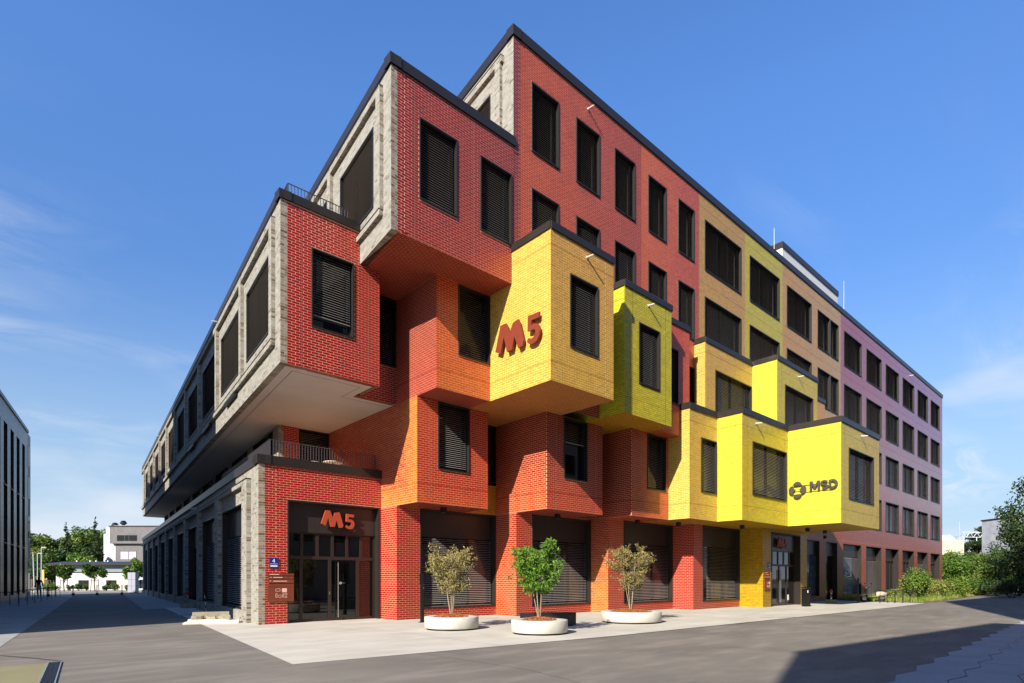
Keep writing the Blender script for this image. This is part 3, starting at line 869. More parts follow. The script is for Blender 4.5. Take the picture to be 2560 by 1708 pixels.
# --- entrances
def entrance(o, w_, h_, spand, n_up, leaves, letters=None):
    """glazed entrance with spandrel panel, upper lights, two door leaves"""
    d = empty('entrance', (o[0], o[1], 0)); d.parent = B
    rv = MB().mat(M['bronze'])
    rv.box(0, 0.06, -0.02, 0.42, 0, h_); rv.box(w_-0.06, w_, -0.02, 0.42, 0, h_); rv.box(0.06, w_-0.06, -0.02, 0.42, h_-0.06, h_)
    rv.obj('reveal', d)
    sp = MB().mat(M['spandrel']); sp.box(0.06, w_-0.06, 0.24, 0.40, h_-0.06-spand, h_-0.06); sp.obj('spandrel_panel', d)
    zt = h_-0.06-spand; zm = 2.36
    fr = MB().mat(M['doorframe']); y0, y1 = 0.30, 0.38
    fr.box(0.06, w_-0.06, y0, y1, zm-0.06, zm+0.06); fr.box(0.06, w_-0.06, y0, y1, zt-0.05, zt); fr.box(0.06, w_-0.06, y0, y1, 0, 0.10)
    ups = [0.06]+[0.06+(w_-0.12)*i/n_up for i in range(1, n_up)]+[w_-0.06]
    for x in ups: fr.box(max(0.06, x-0.055), min(w_-0.06, x+0.055), y0-0.004, y1-0.004, zm+0.06, zt-0.05)
    for x in leaves: fr.box(max(0.06, x-0.06), min(w_-0.06, x+0.06), y0-0.004, y1-0.004, 0.10, zm-0.06)
    fr.obj('door_frame', d)
    for i in range(len(ups)-1):
        p = MB().mat(M['glass']); p.box(ups[i]+0.055 if i else 0.115, ups[i+1]-0.055, y0+0.03, y0+0.05, zm+0.06, zt-0.05); p.obj('pane', d)
    for i in range(len(leaves)-1):
        p = MB().mat(M['glass']); p.box(leaves[i]+0.06, leaves[i+1]-0.06, y0+0.03, y0+0.05, 0.10, zm-0.06); p.obj('pane', d)
    return d
e1 = entrance((7.78, T_G), 3.65, 4.40, 1.06, 6, [0.06, 0.62, 1.72, 2.86, 3.59])
hd = MB().mat(M['steel']); hd.tube([(2.02,0.22,0.12),(2.02,0.22,2.2)], 0.018, 8)
for z in (0.2, 2.1): hd.tube([(2.02,0.22,z),(2.02,0.31,z)], 0.012, 6)
hd.obj('door_handle', e1)
lk = MB().mat(M['steel']); lk.box(1.69,1.73,0.285,0.298,0.98,1.10); lk.obj('lock', e1)
lg = MB().mat(M['white'])
lg.lathe([(0.030,0),(0.045,0)], 20); 
me = lg.mesh('sticker'); so_ = link('sticker', me, e1, loc=(2.16,0.325,1.42)); so_.rotation_euler = (R(90),0,0)
lg2 = MB().mat(simple('sticker_grey', (150,150,150), 0.6)); lg2.box(2.22,2.36,0.322,0.328,1.414,1.426); lg2.obj('sticker', e1)
e2 = entrance((32.52, 14.4), 3.98, 4.2, 0.95, 5, [0.06, 0.75, 1.75, 2.75, 3.92])
hd = MB().mat(M['steel'])
for x in (1.68, 1.82): hd.tube([(x,0.24,0.2),(x,0.24,2.1)], 0.02, 8)
hd.obj('door_handle', e2)
nt_ = MB().mat(M['white']); nt_.box(2.9,3.12,0.318,0.324,0.30,0.62); nt_.obj('notice', e2)

# --- soffit spot lamps, rain spouts
def soffit_lamp(x, y, z=Z1):
    mb = MB().mat(M['black']); mb.box(-0.09,0.09,-0.09,0.09,-0.20,0.0); mb.mat(M['steel']); mb.box(-0.05,0.05,-0.05,0.05,-0.204,-0.2)
    mb.obj('soffit_lamp', B, (x, y, z-0.005))
def at_z(x, y, z):
    d = (z-HC)*FPX/(HY-y); return cam_pos(x, d)
for px_, py_ in ((1108.6,1268.5),(1393.5,1285),(1593.7,1300),(1696.4,1305.5),(1855.8,1313),(2019,1320),(2062.3,1326),(2063,1339)):
    p = at_z(px_, py_, Z1); soffit_lamp(p.x, p.y)
def spout(x, y, z, a):
    mb = MB().mat(M['pipe']); n = (a[1], -a[0])
    mb.tube([(0,0,0),(n[0]*0.30,n[1]*0.30,-0.03)], 0.035, 10); mb.tube([(0,0,0),(n[0]*0.02,n[1]*0.02,0)], 0.06, 10)
    mb.obj('rain_spout', B, (x, y, z))
spout(15.75, 13.52, 13.02, FX); spout(20.45, 14.19, 13.02, FX); spout(27.9, 13.09, 9.2, FX); spout(34.6, 10.49, 9.2, FX); spout(34.0, 13.51, 13.02, FX)
spout(18.1, T0-0.01, 20.75, FX); spout(64.5, T0-0.01, 20.75, FX)
for q in (10.2, 36.0): p = gp(O2, q); spout(p[0], p[1], 13.1, GA)
p = gp(O1, 14.0); spout(p[0]+GN[0]*0.02, p[1], 5.35, GA)
# conduit bars on the ledge of the grey side
for q in (6.2, 12.0, 17.0):
    p = gp(O2, q); mb = MB().mat(M['black']); mb.obox((p[0]+GN[0]*0.16, p[1]+GN[1]*0.16), (GD[0],GD[1]), (-GN[0],-GN[1]), 2.1, 0.16, 8.82, 8.93); mb.obj('light_bar', B)

# --- roof plant room and lightning rods
pr = tag(empty('plant_room', (40.6, 17.2, 21.0)), 'pale grey plant room on the roof above the tan bricks', 'plant room')
pm = simple('render_pale', (200,200,198), 0.7, 0, 0.3, 0.03, 1.0)
mb = MB().mat(pm); mb.box(0,10.4,0,8,0,3.45); mb.obj('wall', pr)
mb = MB().mat(M['cap']); mb.box(-0.06,10.46,-0.06,8.06,3.45,3.85); mb.obj('roof_edge', pr)
gl = simple('translucent_screen', (176,192,186), 0.25, 0.1, 0.5)
for i in range(4):
    mb = MB().mat(gl); mb.box(10.65+i*0.55, 11.17+i*0.55, 0.4, 0.46, 0, 2.3); mb.obj('screen_panel', pr)
for xx, yy, hh_, lb in ((39.3, 17.2, 4.25, 'thin lightning rod left of the rooftop plant room'), (52.4, 17.2, 5.2, 'thin lightning rod right of the rooftop plant room')):
    mb = MB().mat(M['pipe']); mb.tube([(0,0,0),(0,0,hh_)], [0.022,0.010], 6); mb.mat(M['roof']); mb.lathe([(0.0,0.2),(0.2,0.2),(0.2,0)], 12)
    tag(mb.obj('lightning_rod', None, (xx, yy, 21.0)), lb, 'lightning rod', 'rods on the roof')

finish_walls(B)

# ------------------------------------------------------------------ ground surfaces
def ground_mat(name, base, dark, light, rough=0.85, speck=220.0, blotch=0.35, streak=True, bump=0.25, rot=0.0):
    """asphalt / concrete: fine aggregate, blotches, long faint streaks along the traffic"""
    m, nt, b = new_mat(name)
    g = N(nt, 'ShaderNodeNewGeometry')
    mp = N(nt, 'ShaderNodeMapping'); mp.inputs['Rotation'].default_value = (0, 0, rot); mp.inputs['Scale'].default_value = (0.30, 1.0, 1.0)
    nt.links.new(g.outputs['Position'], mp.inputs[0])
    ns = N(nt, 'ShaderNodeTexNoise'); ns.inputs['Scale'].default_value = 1.6; ns.inputs['Detail'].default_value = 5; ns.inputs['Roughness'].default_value = 0.6
    nt.links.new(mp.outputs[0], ns.inputs['Vector'])
    nb = N(nt, 'ShaderNodeTexNoise'); nb.inputs['Scale'].default_value = blotch; nb.inputs['Detail'].default_value = 7; nb.inputs['Roughness'].default_value = 0.58
    nt.links.new(g.outputs['Position'], nb.inputs['Vector'])
    nf = N(nt, 'ShaderNodeTexNoise'); nf.inputs['Scale'].default_value = speck; nf.inputs['Detail'].default_value = 2
    nt.links.new(g.outputs['Position'], nf.inputs['Vector'])
    def mixc(fac, a, bb):
        x = N(nt, 'ShaderNodeMix', data_type='RGBA')
        for idx, v in ((6, a), (7, bb)):
            if isinstance(v, tuple): x.inputs[idx].default_value = v
            else: nt.links.new(v, x.inputs[idx])
        nt.links.new(fac, x.inputs[0]); return x.outputs[2]
    def rng(sock, a, bb, lo=0.0, hi=1.0):
        r_ = N(nt, 'ShaderNodeMapRange'); r_.inputs[1].default_value = a; r_.inputs[2].default_value = bb; r_.inputs[3].default_value = lo; r_.inputs[4].default_value = hi
        nt.links.new(sock, r_.inputs[0]); return r_.outputs[0]
    C = lambda c: tuple(lin(c))+(1,)
    c = mixc(rng(nb.outputs[0], 0.35, 0.68), C(dark), C(base))
    if streak: c = mixc(rng(ns.outputs[0], 0.48, 0.72, 0, 0.75), c, C(light))
    sc_ = N(nt, 'ShaderNodeVectorMath', operation='SCALE'); nt.links.new(c, sc_.inputs[0])
    nt.links.new(rng(nf.outputs[0], 0.25, 0.75, 0.86, 1.14), sc_.inputs['Scale'])
    nt.links.new(sc_.outputs[0], b.inputs['Base Color'])
    b.inputs['Roughness'].default_value = rough; b.inputs['Specular IOR Level'].default_value = 0.3
    bp = N(nt, 'ShaderNodeBump'); bp.inputs['Strength'].default_value = bump; bp.inputs['Distance'].default_value = 0.01
    nt.links.new(nf.outputs[0], bp.inputs['Height']); nt.links.new(bp.outputs[0], b.inputs['Normal'])
    return m
M['asphalt'] = ground_mat('asphalt', (124,117,107), (106,100,92), (140,132,120), rot=R(-4), bump=0.4)
M['apron'] = ground_mat('apron_concrete', (190,184,170), (174,168,154), (200,194,180), rough=0.8, speck=90, blotch=0.5, bump=0.12, rot=R(10))
M['walk'] = ground_mat('sidewalk_concrete', (158,155,150), (142,139,134), (170,167,162), speck=90, blotch=0.6, bump=0.12)
M['sand'] = ground_mat('sand_surface', (136,130,96), (124,118,86), (144,138,104), speck=160, blotch=0.8, streak=False)
M['soil'] = ground_mat('soil', (112,98,70), (92,84,58), (126,112,80), speck=60, blotch=0.8, streak=False)
M['paver'] = ground_mat('paver_concrete', (166,164,164), (154,152,154), (176,174,174), speck=80, blotch=0.9, streak=False, bump=0.15)

def sheet(name, pts, z, mat, kind='structure', parent=None):
    mb = MB().mat(mat); mb.poly([(x, y, z) for x, y in pts])
    o = mb.obj(name, parent)
    if kind: o['kind'] = kind
    return o
# one sheet to the horizon, the square in front as its own road sheet
gr = MB().mat(M['soil']); gr.quad((-900,-900,-0.012),(1100,-900,-0.012),(1100,1100,-0.012),(-900,1100,-0.012)); tag(gr.obj('ground'), kind='structure')
road = sheet('road', [(-60,-60),(160,-60),(160,9.4),(80,11.2),(62,10.6),(46,9.6),(43.5,16),(11,16),(11,76),(30,130),(-60,130),(-60,20)], -0.006, M['asphalt'])
apron = sheet('pavement', [(4.17,10.74),(12.9,10.05),(37.25,9.65),(44.6,9.85),(45.5,16),(11.6,26),(10.5,36),(6.95,36.0)], 0.0, M['apron'])
seal = sheet('pavement_edge_joint', [(9.0,10.28),(12.9,9.99),(37.25,9.59),(44.6,9.79),(44.6,9.85),(37.25,9.65),(12.9,10.05)], 0.002, M['seal'], None, apron)
# saw-cut slab joints in the apron
for k in range(1, 9):
    s_ = 4.6+4.4*k
    sheet('slab_joint', [(s_,10.1),(s_+0.008,10.1),(s_+0.008,19),(s_,19)], 0.0025, M['seal'], None, apron)
sheet('pavement', [(-9,8),(-1.2,8.5),(0.10,17.6),(0.48,20.9),(3.0,43.0),(5.54,66),(5.9,72),(-9,72)], 0.0, M['walk'])
cob = sheet('pavement', [(5.83,34.9),(10.6,36.0),(14.0,70.0),(9.9,70.0)], -0.002, M['walk'])
# sand-coloured corner with its steel drain
sheet('sand_patch', [(-6,8),(0.2,8),(0.79,14.03),(0.0,14.0),(-6,13.4)], 0.0, M['sand'])
sheet('road_joint', [(-1.0,17.0),(0.13,15.95),(0.62,15.0),(0.98,14.15),(1.03,14.17),(0.67,15.05),(0.18,16.0),(-1.0,17.08)], -0.002, M['seal'], None, road)
def gpt(x, y):
    p = cam_pos(x, HC*FPX/(y-HY)); return (p.x, p.y)
def seam(px, wd=0.02, z=-0.003):
    for p, q in zip(px[:-1], px[1:]):
        a_, b_ = Vector(gpt(*p)), Vector(gpt(*q)); d_ = (b_-a_).normalized(); n_ = Vector((d_.y, -d_.x))*wd/2
        sheet('road_joint', [tuple(a_-n_), tuple(b_-n_), tuple(b_+n_), tuple(a_+n_)], z, M['seal'], None, road)
seam([(1030,1631),(1180,1652),(1330,1676),(1470,1712)], 0.012)
for px_ in ([(1900,1544),(1990,1543)], [(1840,1560),(1875,1556)]): seam(px_, 0.10, 0.003)
dg = tag(empty('drain_grate', (0.2, 8.0, 0.0), -math.atan2(0.6, 6.03)), 'black steel drain grate beside the sandy corner at lower left', 'drain grate')
mb = MB().mat(M['steel']); mb.box(-0.005,0.012,0,6.05,0.0,0.012); mb.box(0.188,0.205,0,6.05,0.0,0.012); mb.obj('frame', dg)
mb = MB().mat(M['black'])
for i in range(201): mb.box(0.012,0.188,i*0.03,i*0.03+0.017,0.0,0.010)
for x in (0.07, 0.13): mb.box(x,x+0.006,0,6.03,0.002,0.0115)
o = mb.obj('bars', dg); o['kind'] = 'stuff'
mb = MB().mat(simple('drain_dark', (14,14,14), 0.9)); mb.box(0.012,0.188,0,6.03,-0.004,0.0005); mb.obj('trough', dg)

# interlocking paving at lower right: every paver its own piece
pav = MB().mat(M['seal']); pav.poly([(-9,-30,-0.004),(90,-30,-0.004),(90,4.6,-0.004),(34,3.2,-0.004),(9.1,2.58,-0.004),(-9,2.0,-0.004)])
pave = pav.obj('pavement'); tag(pave, kind='structure')
PL, PH, PA = 1.41, 0.70, 0.14
def paver_mesh(up):
    """paver with chevron long sides; neighbours in the next course are the other way round"""
    j = 0.010
    e0, e1 = (0.0, PA) if up else (PA, 0.0)
    pts = [(j, e0+j), (PL/2, e1+j), (PL-j, e0+j), (PL-j, PH+e0-j), (PL/2, PH+e1-j), (j, PH+e0-j)]
    mb = MB().mat(M['paver']); mb.prism(pts, 0.0, 0.02)
    return mb.mesh('paver')
pm_ = (paver_mesh(True), paver_mesh(False))
ux = Vector((1.0, 0.03)).normalized(); ang = math.atan2(ux.y, ux.x)
cnt = 0
for r_ in range(0, 14):
    for c_ in range(-1, 22):
        x = 8.98+c_*PL+(PL/2 if r_ % 2 else 0); y = 1.96+0.03*(x-9.1)-r_*PH
        d_ = x*U[1]+y*W[1]; l_ = x*U[0]+y*W[0]
        if d_ < 3 or l_/d_ > 1.05 or l_/d_ < 0.25 or d_ > 30 or cnt >= 290: continue
        link('paver', pm_[r_ % 2], pave, loc=(x, y, -0.012+random.uniform(0,0.003)), rz=ang); cnt += 1

# ------------------------------------------------------------------ neighbours that shade the street
dark_brick = None
def dark_wall_mat():
    m, nt, b = new_mat('dark_glossy_brick')
    g = N(nt, 'ShaderNodeTexCoord')
    v = N(nt, 'ShaderNodeTexBrick'); v.inputs['Scale'].default_value = 1.0
    v.inputs['Color1'].default_value = tuple(lin((40,40,48)))+(1,); v.inputs['Color2'].default_value = tuple(lin((92,92,106)))+(1,); v.inputs['Mortar'].default_value = tuple(lin((30,29,32)))+(1,)
    v.inputs['Brick Width'].default_value = 0.25; v.inputs['Row Height'].default_value = 0.083; v.inputs['Mortar Size'].default_value = 0.008; v.inputs['Bias'].default_value = -0.2
    nt.links.new(g.outputs['UV'], v.inputs['Vector'])
    nt.links.new(v.outputs[0], b.inputs['Base Color'])
    n2 = N(nt, 'ShaderNodeTexNoise'); n2.inputs['Scale'].default_value = 26; nt.links.new(g.outputs['Object'], n2.inputs['Vector'])
    bp = N(nt, 'ShaderNodeBump'); bp.inputs['Strength'].default_value = 0.6; bp.inputs['Distance'].default_value = 0.03
    nt.links.new(n2.outputs[0], bp.inputs['Height']); nt.links.new(bp.outputs[0], b.inputs['Normal'])
    b.inputs['Roughness'].default_value = 0.3
    return m
M['dbrick'] = dark_wall_mat()
def uv_box(me):
    """metres along the wall and up as UV"""
    uv = me.uv_layers.new(name='UVMap')
    for p in me.polygons:
        n = p.normal
        for li in p.loop_indices:
            co = me.vertices[me.loops[li].vertex_index].co
            uv.data[li].uv = (co.x, co.y) if abs(n.z) > 0.7 else ((co.x*-n.y+co.y*n.x), co.z)

# left neighbour: facade line from (-4.4,20.5) to (2.3,64.5), roof 14.2 m
LB = tag(empty('neighbour_building', (-4.4, 20.5, 0)), 'dark glossy brick building with tall slot windows at the left edge', 'building')
ld = Vector((6.7, 44.0)); LL = ld.length; la = ld/LL; ln = Vector((la.y, -la.x))     # ln points to the street
LB.rotation_euler = (0, 0, math.atan2(la.y, la.x))          # local x along the facade away from the camera, local -y towards the street
def add_uv(o): uv_box(o.data); return o
slots = [(1.0+2.7*i, 1.45) for i in range(16)]
mb = MB().mat(M['dbrick'])
xs = sorted({0, LL}|{s for s, _ in slots}|{s+w_ for s, w_ in slots})
zs = [0, 0.35, 12.6, 14.0]
for i in range(len(xs)-1):
    for j in range(3):
        xc = (xs[i]+xs[i+1])/2
        if j == 1 and any(s < xc < s+w_ for s, w_ in slots): continue
        mb.quad((xs[i],0,zs[j]),(xs[i+1],0,zs[j]),(xs[i+1],0,zs[j+1]),(xs[i],0,zs[j+1]))
mb.quad((0,14,0),(0,0,0),(0,0,14),(0,14,14)); mb.quad((LL,14,0),(0,14,0),(0,14,14),(LL,14,14))
mb.mat(M['roof']); mb.quad((0,0,13.9),(LL,0,13.9),(LL,14,13.9),(0,14,13.9))
add_uv(mb.obj('wall', LB))
end_m = simple('pale_render', (176,172,162), 0.8, 0, 0.2, 0.04, 1.0)
mb = MB().mat(end_m); mb.box(LL,LL+1.6,0.0,14,0,14.0); mb.obj('end_wall', LB)
for (z0, z1) in ((0.4,3.3),(4.8,7.0),(8.4,10.4),(11.2,13.0)):
    mb = MB().mat(M['black']); mb.box(LL+0.2,LL+0.7,-0.02,0.02,z0,z1); mb.mat(M['glass']); mb.box(LL+0.25,LL+0.65,-0.03,-0.02,z0+0.05,z1-0.05); mb.obj('window', LB)
mb = MB().mat(M['glass']); mb.box(0.0,1.45,0.22,0.25,0.35,12.6); sl = mb.mesh('slot_window')
mbf = MB().mat(M['black'])
for z in (0.35,4.1,4.3,8.2,8.4,12.5): mbf.box(0,1.45,0.12,0.22,z,z+0.12)
mbf.quad((0,0,0.35),(0,0.25,0.35),(0,0.25,12.6),(0,0,12.6)); mbf.quad((1.45,0.25,0.35),(1.45,0,0.35),(1.45,0,12.6),(1.45,0.25,12.6)); mbf.box(0.69,0.76,0.16,0.22,0.35,12.6); slf = mbf.mesh('slot_frame')
sill_m = MB().mat(M['steel']); 
for z in (4.1,8.2): sill_m.box(0.0,1.45,-0.05,0.14,z-0.02,z)
slm = sill_m.mesh('sill')
for s, w_ in slots:
    o = link('window', sl, LB, loc=(s,0,0)); link('frame', slf, o); link('sill', slm, o)
mb = MB().mat(M['cap']); mb.box(-0.05,LL,-0.08,0.4,14.0,14.25); mb.obj('parapet', LB)
mb = MB().mat(end_m); mb.box(26,LL-0.6,2.2,12,13.9,17.6); mb.obj('penthouse', LB)
mb = MB().mat(M['cap']); mb.box(25.9,LL-0.5,2.1,12.1,17.6,17.85); mb.obj('penthouse_roof', LB)
mb = MB().mat(end_m); mb.box(3.5,18.7,2.6,11,13.9,22.8); mb.obj('shade_tower', LB)  # unseen tower added to cast shade on the middle of the grey side

# buildings behind the camera whose shadows fall across the road at the right
def back_building(name, pts, h, label, wcol, floors):
    e = tag(empty(name, (pts[0][0], pts[0][1], 0)), label, 'building')
    mat = simple(name+'_wall', wcol, 0.85, 0, 0.2, 0.06, 0.6)
    loc = [(x-pts[0][0], y-pts[0][1]) for x, y in pts]
    MB().mat(mat).prism(loc, 0, h).obj('wall', e)
    MB().mat(M['cap']).prism([(x*1.002, y*1.002) for x, y in loc], h, h+0.25).obj('parapet', e)
    a, b = Vector(loc[2]), Vector(loc[3])
    d = b-a; L = d.length; d = d/L; n = Vector((d.y, -d.x))
    wm = MB().mat(M['glass']); wm.box(0,1.6,-0.04,0.0,0,1.9); wm = wm.mesh('window')
    fm = MB().mat(M['white']); fm.box(-0.06,1.66,-0.02,0.0,-0.06,0); fm.box(-0.06,1.66,-0.02,0,1.9,1.96); fm.box(-0.06,0,-0.02,0,0,1.9); fm.box(1.6,1.66,-0.02,0,0,1.9); fm = fm.mesh('frame')
    ang_ = math.atan2(d.y, d.x)
    for f_ in range(floors):
        for i in range(int(L/3.2)):
            p = a+d*(1.0+i*3.2)
            o = link('window', wm, e, loc=(p.x+n.x*0.0, p.y+n.y*0.0, 1.1+f_*(h-0.8)/floors), rz=ang_)
            link('frame', fm, o)
back_building('brick_warehouse', [(-12,-18),(2.0,-19.4),(3.6,-3.7),(-10,-2.3)], 14.0, 'brown brick building behind the viewer shading the lower right of the road', (118,92,78), 4)
back_building('plaster_office', [(9.0,-22),(62,-24),(62,-5.0),(7.6,-3.7)], 25.0, 'tall pale office behind the viewer shading the far right road and trees', (186,180,168), 7)

# ------------------------------------------------------------------ signs
def extrude_poly(polys, depth, mat, name, parent=None):
    """flat outlines (x,z) extruded along -y by depth"""
    from mathutils.geometry import tessellate_polygon
    mb = MB().mat(mat)
    for pts in polys:
        ar = sum(pts[i][0]*pts[(i+1) % len(pts)][1]-pts[(i+1) % len(pts)][0]*pts[i][1] for i in range(len(pts)))
        if ar < 0: pts = pts[::-1]
        n = len(pts)
        tri = tessellate_polygon([[Vector((x, z, 0)) for x, z in pts]])
        front = [(x, -depth, z) for x, z in pts]; back = [(x, 0, z) for x, z in pts]
        ft = []
        for t in tri:
            (ax, az), (bx, bz), (cx_, cz) = (pts[i] for i in t)
            ft.append(tuple(t) if (bx-ax)*(cz-az)-(bz-az)*(cx_-ax) > 0 else tuple(t)[::-1])
        mb.add(front+back, ft+[tuple(n+i for i in t[::-1]) for t in ft]+[(i, n+i, n+(i+1) % n, (i+1) % n) for i in range(n)])
    return mb.obj(name, parent)
LET_M = [(795,172),(855,172),(864,188),(893,262),(928,196),(985,184),(997,212),(1040,352),(1030,384),(986,388),(945,292),(922,378),(868,381),(833,264),(797,373),(740,346),(792,190)]
LET_5 = [(1085,198),(1193,203),(1190,240),(1120,238),(1114,271),(1140,266),(1172,276),(1193,300),(1200,330),(1192,364),(1168,392),(1132,401),(1095,392),(1073,370),(1090,349),(1112,362),(1138,359),(1158,338),(1156,314),(1136,303),(1110,307),(1080,300)]
def m5_sign(loc, rz, h, mat, label, group, depth=0.07, stand=0.05):
    r_ = tag(empty('sign', loc, rz), label, 'sign', group)
    k = h/215.0
    f = lambda pts: [((x-740)*k, (392-y)*k) for x, y in pts]
    for pts in (LET_M, LET_5):
        o = extrude_poly([f(pts)], depth, mat, 'letter', r_); o.location = (0, -stand, 0)
    pins = MB().mat(M['black'])
    for x, z in ((150,60),(225,60),(380,40),(420,150)): pins.tube([(x*k,-stand,z*k),(x*k,0.0,z*k)], 0.012, 6)
    pins.obj('standoff', r_)
    return r_
m5_sign((9.07, T_G+0.238, 3.50), 0, 0.62, M['rust'], 'rust red M5 letters on the bronze panel over the red brick entrance', 'letters reading M5', stand=0.10)
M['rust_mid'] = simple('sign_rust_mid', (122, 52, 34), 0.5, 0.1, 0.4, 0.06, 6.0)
M['rust_shaded'] = simple('sign_rust_shaded', (120, 56, 40), 0.5, 0.1, 0.4, 0.06, 6.0)  # same rust red, darkened to stand for shade at the second entrance
m5_sign((33.55, 14.4+0.238, 3.36), 0, 0.60, M['rust_shaded'], 'rust red M5 letters, darkened for shade, over the entrance beside the yellow pier', 'letters reading M5', stand=0.10)
# on the yellow box: the letters climb with the wall; plane x = 13.92, reading towards the front (-y)
m5_sign((13.915, 16.18, 9.66), R(-90), 1.08, M['rust_mid'], 'large rust red M5 letters on the sunlit yellow brick box', 'letters reading M5', depth=0.08, stand=0.10)

def text_mesh(txt, size, mat, name, depth=0.0, parent=None, bold=0.0):
    cu = bpy.data.curves.new(name, 'FONT'); cu.body = txt; cu.size = size; cu.extrude = depth; cu.offset = bold
    o = bpy.data.objects.new(name, cu)
    COL.objects.link(o)
    dg_ = bpy.context.evaluated_depsgraph_get()
    me = bpy.data.meshes.new_from_object(o.evaluated_get(dg_)); me.name = name
    bpy.data.objects.remove(o)
    me.materials.clear(); me.materials.append(mat)
    o2 = link(name, me, parent)
    o2.rotation_euler = (R(90), 0, 0)
    return o2
# MSD sign on the left face of the projecting yellow box, plane x = 31.6
M['anthra'] = simple('anthracite_letters', (62, 58, 56), 0.5, 0.1)
ms = tag(empty('sign', (31.59, 12.98, 5.80), R(-90)), 'dark clover emblem and MSD letters on the brightest yellow box', 'sign')
def circ(cx_, cz, r_, a0=0, a1=360, n=28): return [(cx_+r_*math.cos(R(a0+(a1-a0)*i/n)), cz+r_*math.sin(R(a0+(a1-a0)*i/n))) for i in range(n+1 if a1-a0 < 360 else n)]
cr = 0.215
EX, EZ, EO = 0.42, 0.44, 0.215
def crescent(cx_, cz):
    """side leaf of the clover, cut by the upper and lower circles"""
    pts = []
    for (x, z) in circ(cx_, cz, cr*1.05, 0, 360, 48):
        for (ox, oz) in ((EX, EZ+EO), (EX, EZ-EO)):
            d_ = math.hypot(x-ox, z-oz)
            if 1e-6 < d_ < cr+0.014: x, z = ox+(x-ox)/d_*(cr+0.014), oz+(z-oz)/d_*(cr+0.014)
        pts.append((x, z))
    return pts
for pts in (circ(EX, EZ+EO, cr, 5, 175, 20), circ(EX, EZ-EO, cr, 185, 355, 20), crescent(EX-EO, EZ), crescent(EX+EO, EZ)):
    o = extrude_poly([pts], 0.06, M['anthra'], 'emblem_leaf', ms); o.location = (0, -0.09, 0)
def stroke(pts, w_):
    """outline of a bent bar"""
    l_, r_ = [], []
    for i, p in enumerate(pts):
        a_ = Vector(pts[max(i-1, 0)]); b_ = Vector(pts[min(i+1, len(pts)-1)]); d_ = (b_-a_).normalized(); n_ = Vector((-d_.y, d_.x))*w_/2
        l_.append(tuple(Vector(p)+n_)); r_.append(tuple(Vector(p)-n_))
    return l_+r_[::-1]
H_, W_ = 0.47, 0.105
let = {'M': [[(0,0),(W_,0),(W_,0.30),(0.215,0.06),(0.275,0.06),(0.49-W_,0.30),(0.49-W_,0),(0.49,0),(0.49,H_),(0.49-W_*1.15,H_),(0.245,0.19),(W_*1.15,H_),(0,H_)]],
       'S': [stroke([(0.19+0.145*math.cos(R(a)), 0.335+0.085*math.sin(R(a))) for a in range(25, 241, 18)]+[(0.19+0.15*math.cos(R(a)), 0.135+0.085*math.sin(R(a))) for a in range(60, -156, -18)], 0.085)],
       'D': [stroke([(0.05,0.05),(0.05,0.42),(0.17,0.42)]+[(0.17+0.19*math.cos(R(a)), 0.235+0.185*math.sin(R(a))) for a in range(80, -81, -16)]+[(0.17,0.05),(0.045,0.05)], 0.10)]}
for ch, x_ in (('M', 1.04), ('S', 1.56), ('D', 1.96)):
    o = extrude_poly(let[ch], 0.06, M['anthra'], 'letter', ms); o.location = (x_, -0.09, 0.33)
mb = MB().mat(simple('sign_rail', (206,176,40), 0.5)); mb.box(0.6,2.2,-0.06,-0.03,0.30,0.33); mb.obj('rail', ms)
mb = MB().mat(simple('sign_rail_upper', (206,176,40), 0.5)); mb.box(0.6,2.2,-0.06,-0.03,0.66,0.69); mb.obj('rail', ms)

